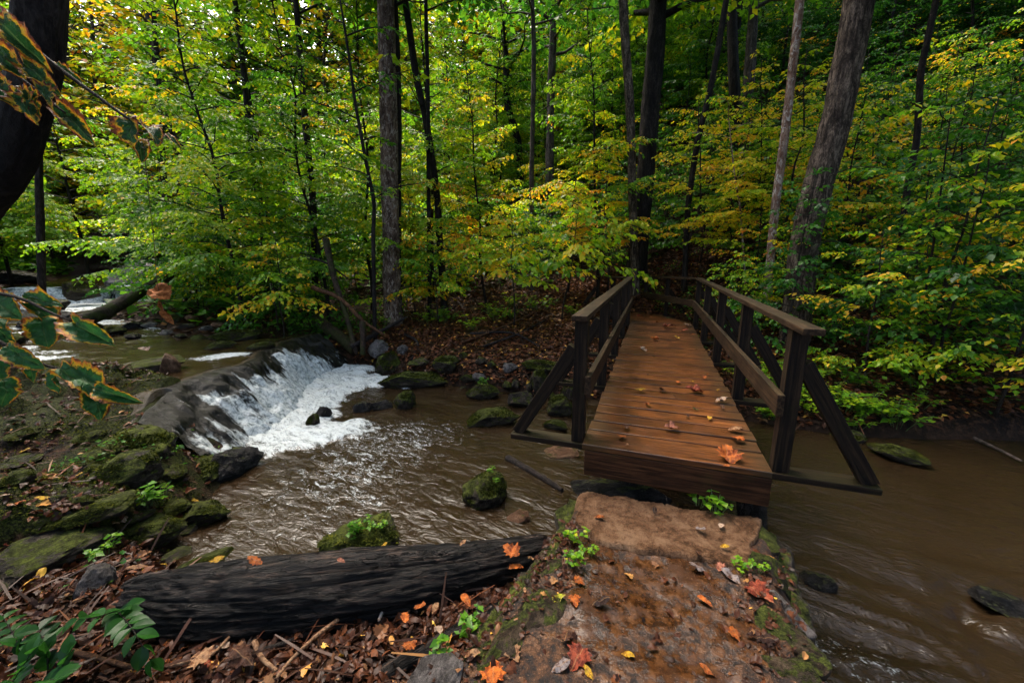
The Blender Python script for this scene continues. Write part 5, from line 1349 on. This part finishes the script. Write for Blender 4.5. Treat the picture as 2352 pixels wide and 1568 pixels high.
for i, (a, b, lab) in enumerate([((60, 1560), (10, 1420), 'tall dark compound leaf at the left edge'), ((110, 1560), (90, 1445), 'upright dark compound leaf near the lower left corner'), ((120, 1575), (155, 1500), 'dark compound leaf leaning right in the lower left corner'),
                                 ((90, 1580), (130, 1560), 'lowest dark compound leaf in the lower left corner'), ((20, 1580), (70, 1500), 'broad dark compound leaf filling the lower left corner')]):
    sprig('compound_leaf_plant', [a, ((a[0] + b[0]) / 2 + 6, (a[1] + b[1]) / 2 - 10), b], 7, .075, lab, z=[-.5, -.32, -.28], mu=.18)

def herb_proto(seed, n=26, size=.035, Ht=.09, mu=.5, spread=.10, name='herb'):
    rng = r_(seed); e = empty(name); mb = MB(); P, D, N, S = [], [], [], []
    for i in range(n // 4):
        a = rng.uniform(0, 6.28); r = rng.uniform(.2, 1) * spread; top = np.array([math.cos(a) * r, math.sin(a) * r, Ht * rng.uniform(.4, 1.1)])
        mb.add(*tube([(top[0] * .3, top[1] * .3, -.02), top * .6, top], .0016, 4, cap=False))
        for j in range(4):
            b = a + j * 1.57 + rng.uniform(-.4, .4); P.append(top * rng.uniform(.55, 1)); D.append([math.cos(b), math.sin(b), rng.uniform(-.3, .35)]); N.append([rng.normal(0, .3), rng.normal(0, .3), 1]); S.append(size * rng.uniform(.6, 1.3))
    mb.build('stem', M['herb_stem'], e)
    link('foliage', leaf_mesh('foliage', np.array(P), np.array(D), np.array(N), np.array(S), mu + rng.normal(0, .07, len(P)), M['leaf']), e); return e
k = NT('herb_stem'); k.bsdf((.06, .10, .025), .5); M['herb_stem'] = k.m
HB = [herb_proto(i, 36, .04, .10, .50) for i in range(2)] + [herb_proto(5 + i, 60, .05, .16, .56, .2) for i in range(2)]
_hf = set()
def herb(px, py, sc, label, z=None, group=None, v=None, lift=0):
    p = random.choice(HB) if v is None else HB[v]
    o = p if p.name not in _hf else copy_tree(p); _hf.add(p.name)
    q = hit(px, py) if z is None else at(px, py, z)
    o.location = (q[0], q[1], q[2] + lift); o.scale = (sc,) * 3; o.rotation_euler = (0, 0, random.uniform(0, 6.28)); return tag(o, label, 'herb', group)
herb(1325, 1245, .85, 'glossy green weed growing at the left corner of the tan slab', -.32, v=0); herb(1318, 1300, .8, 'green weed trailing down the left edge of the path', -.32, v=1)
herb(1350, 1275, .6, 'small weed between the slab corner and the path leaves', -.32, v=0); herb(1640, 1178, 1.2, 'flowering green weed at the foot of the bridge beam', -.30, v=1)
herb(1605, 1155, 1.1, 'leafy weed in the gap under the bridge beam', -.30, v=0); herb(1700, 1305, .6, 'grassy tuft at the right corner of the slab', -.32, v=1)
herb(1740, 1310, .55, 'grass tuft drooping over the right causeway stones', -.31, v=0)
herb(830, 1215, 1.0, 'herb growing on the triangular mossy rock', -.78, v=0); herb(810, 1235, .9, 'low herb at the left end of the triangular mossy rock', -.82, v=1); herb(868, 1218, .8, 'tiny herb near the tip of the triangular mossy rock', -.78, v=0)
herb(1128, 1085, .6, 'seedling on top of the domed mossy rock', -.72, v=0); herb(1140, 1108, .5, 'little sprout on the side of the domed mossy rock', -.78, v=1)
herb(1110, 885, 1.4, 'bright green herb cushion on the low mossy stone', -.88, v=1); herb(350, 1190, 1.5, 'bright clover-like herb patch on the left mossy stone', None, v=1, lift=.14)
herb(375, 1185, 1.3, 'second clover-like herb patch nearer the pool', None, v=0, lift=.14); herb(245, 1285, 1.2, 'fresh green moss herb above the square grey boulder', None, v=0, lift=.03)
herb(1010, 1540, 1.0, 'small green weed beside the bottom edging stones', -.45, v=0); herb(1080, 1450, 1.0, 'thin green seedling by the narrow rotten log', -.45, v=1)
random.seed(31); c = 0
while c < 46:
    px, py = random.uniform(1680, 2110), random.uniform(840, 1040); q = hit(px, py)
    if dist_stream(q[0:1], q[1:2])[0] < .05 or q[1] > 8: continue
    herb(px, py, random.uniform(1.0, 1.9), 'leafy green herb on the bank right of the bridge', None, 'herbs on the bank right of the bridge', random.choice([2, 3])); c += 1
c = 0
while c < 22:
    px, py = random.uniform(850, 1400), random.uniform(640, 760); q = hit(px, py)
    if q[1] < 7.6 or near_bridge(q[0], q[1]): continue
    herb(px, py, random.uniform(1.4, 2.8), 'green woodland herb on the leafy bank left of the bridge', None, 'herbs on the leafy bank', random.choice([2, 3])); c += 1

# ------------------------------------------------------------------ leaf litter, moss and ground cover (uncountable)
def scatter(name, n, xr, yr, size, tint, mat, seed, test=None, lift=(.0, .02), flat=.45, hfun=None, kind='stuff', shapes=None):
    rng = r_(seed); x = rng.uniform(*xr, n); y = rng.uniform(*yr, n)
    xc_, xb_ = fall_x(y); ok = (dist_stream(x, y) > .02) & ~((x > xc_ - .1) & (x < xb_ + .1) & (y > 4.3) & (y < 8.6))
    if test is not None: ok &= test(x, y, rng)
    x, y = x[ok], y[ok]; m = len(x)
    z = (height(x, y) if hfun is None else hfun(x, y)) + rng.uniform(*lift, m)
    a = rng.uniform(0, 6.28, m); dr = np.stack([np.cos(a), np.sin(a), rng.normal(0, .3, m)], 1)
    nr = np.stack([rng.normal(0, flat, m), rng.normal(0, flat, m), np.ones(m)], 1)
    t = tint(rng, m, x, y)
    P_, S_ = np.stack([x, y, z], 1), rng.uniform(*size, m)
    if shapes is None: me = leaf_mesh(name, P_, dr, nr, S_, t, mat)
    else:
        Vs_, Fs_, Ts_, off = [], [], [], 0; which = rng.integers(0, len(shapes), m)
        for q, (sv, sf) in enumerate(shapes):
            w_ = which == q; V, F = leaf_arrays(P_[w_], dr[w_], nr[w_], S_[w_], sv, sf)
            Vs_.append(V); Fs_.append(F + off); Ts_.append(np.repeat(t[w_], len(sf))); off += len(V)
        me = mesh_data(name, np.vstack(Vs_), np.vstack(Fs_), mat, attrs={'tint': ('FACE', np.clip(np.concatenate(Ts_), 0, 1))})
    o = link(name, me)
    return tag(o, kind=kind)
def lt(rng, m, x, y):
    t = np.clip(rng.normal(.38, .16, m), .05, .75); q = rng.random(m)
    return np.where(q > .985, rng.uniform(.84, .97, m), np.where(q > .945, rng.uniform(.74, .85, m), t))
clear = lambda x, y: poly_sdf(CAUSE, x, y) > .02
SHP = [leaf_big('oval', 1, .3, .4, .10, m=6, q=1)[:2], leaf_big('oval', 2, -.3, .3, .12, m=6, q=1)[:2], leaf_big('oak', 3, .4, .3, .14, m=9, q=1)[:2], leaf_big('maple', 4, .4, .3, .16, m=11, q=1)[:2], leaf_big('oval', 6, .6, -.4, .14, m=6, q=1)[:2]]
bank_t = lambda rng, m, x, y: np.where(rng.random(m) > .95, rng.uniform(.82, .98, m), np.where(rng.random(m) > .42, rng.uniform(.58, .74, m), lt(rng, m, x, y)))
scatter('leaf_litter', 52000, (-4.2, 9), (5.0, 13), (.05, .11), bank_t, M['litter'], 1)
scatter('leaf_litter', 15000, (-3.3, .6), (.8, 3.0), (.035, .085), lt, M['litter'], 2, lambda x, y, r: clear(x, y) & (y < 2.6 + 0 * x), (.0, .04), .6, shapes=SHP)
scatter('leaf_litter', 9000, (-8, -2.6), (1.0, 5.3), (.04, .09), lt, M['litter'], 3, lambda x, y, r: r.random(len(x)) < .25 + .5 * (fbm(x * 1.5, y * 1.5, 4, 3) > .15), (.0, .02), shapes=SHP)
scatter('leaf_litter', 60000, (-22, 22), (8, 26), (.10, .20), lt, M['litter'], 4, lambda x, y, r: (y > 12.5) | (np.abs(x) > 6))
def ptest(x, y, r):
    d = poly_sdf(CAUSE, x, y); return (d < -.03) & ((r.random(len(x)) < .045) | (d > -.28) & (r.random(len(x)) < .7)) & ~((y > 1.95) & (x > .45))
scatter('path_litter', 8500, (-1.2, 1.7), (.6, 2.25), (.012, .055), lt, M['litter'], 5, lambda x, y, r: ptest(x, y, r), (.001, .010), .25, hfun=path_z, shapes=SHP)
def gt(mu, sd): return lambda rng, m, x, y: np.clip(mu - .22 * smooth(.35, .75, x / np.maximum(y, .5)) * (y > 7) + .10 * fbm(x * .8, y * .8, 1, 3) + rng.normal(0, sd, m), 0, .75)  # tint drops toward the right, painting shade into the leaf colour
mossy = lambda x, y, r: (fbm(x * 1.3, y * 1.3, 9, 4) + r.normal(0, .2, len(x))) > .05
scatter('moss', 60000, (-8, -2.6), (1.2, 5.5), (.010, .026), gt(.40, .16), M['moss'], 6, mossy, (.0, .03), .9)
scatter('ground_cover', 9000, (-8, -2.3), (1.2, 5.5), (.025, .055), gt(.34, .08), M['leaf'], 7, lambda x, y, r: (fbm(x * 1.1, y * 1.1, 19, 4) + r.normal(0, .12, len(x))) > .35, (.01, .09), .5)
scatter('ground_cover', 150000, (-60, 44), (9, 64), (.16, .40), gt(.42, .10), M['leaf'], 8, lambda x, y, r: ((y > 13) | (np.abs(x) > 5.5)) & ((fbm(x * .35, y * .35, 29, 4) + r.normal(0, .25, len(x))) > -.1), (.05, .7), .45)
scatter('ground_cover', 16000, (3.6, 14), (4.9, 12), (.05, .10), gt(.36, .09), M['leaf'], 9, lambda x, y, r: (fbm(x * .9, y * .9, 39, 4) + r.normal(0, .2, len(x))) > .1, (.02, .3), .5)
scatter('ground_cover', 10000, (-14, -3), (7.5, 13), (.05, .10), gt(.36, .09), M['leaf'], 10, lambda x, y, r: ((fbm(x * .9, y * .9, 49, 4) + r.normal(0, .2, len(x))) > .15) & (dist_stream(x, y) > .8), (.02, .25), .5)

TW = [(np.array([[0, .018, .0], [.5, .030, .03], [1, .012, 0], [1, -.012, 0], [.5, -.020, .03], [0, -.018, 0]]), np.array([[0, 1, 4, 5], [1, 2, 3, 4]]))]
tw = lambda rng, m, x, y: np.where(rng.random(m) > .85, rng.uniform(.6, .82, m), rng.uniform(.05, .5, m))
scatter('twig_litter', 900, (-3.0, .5), (.8, 2.6), (.08, .30), tw, M['litter'], 21, lambda x, y, r: clear(x, y), (.01, .06), .3, shapes=TW)
scatter('twig_litter', 2600, (-4.2, 8), (5.0, 12), (.12, .50), tw, M['litter'], 22, None, (.01, .07), .3, shapes=TW)
scatter('twig_litter', 700, (-8, -2.6), (1.0, 5.3), (.08, .30), tw, M['litter'], 23, None, (.01, .05), .3, shapes=TW)

bt = lambda rng, m, x, y: np.where(rng.random(m) > .93, rng.uniform(.80, .9, m), np.clip(rng.normal(.66, .06, m), .4, .76))
scatter('trail_litter', 9000, (.6, 5.2), (8.6, 17), (.06, .12), bt, M['litter'], 25, lambda x, y, r: np.abs(x - 2.2 - .12 * (y - 10) + .5 * np.sin(y * .7)) < 1.1, (.01, .05), .4)
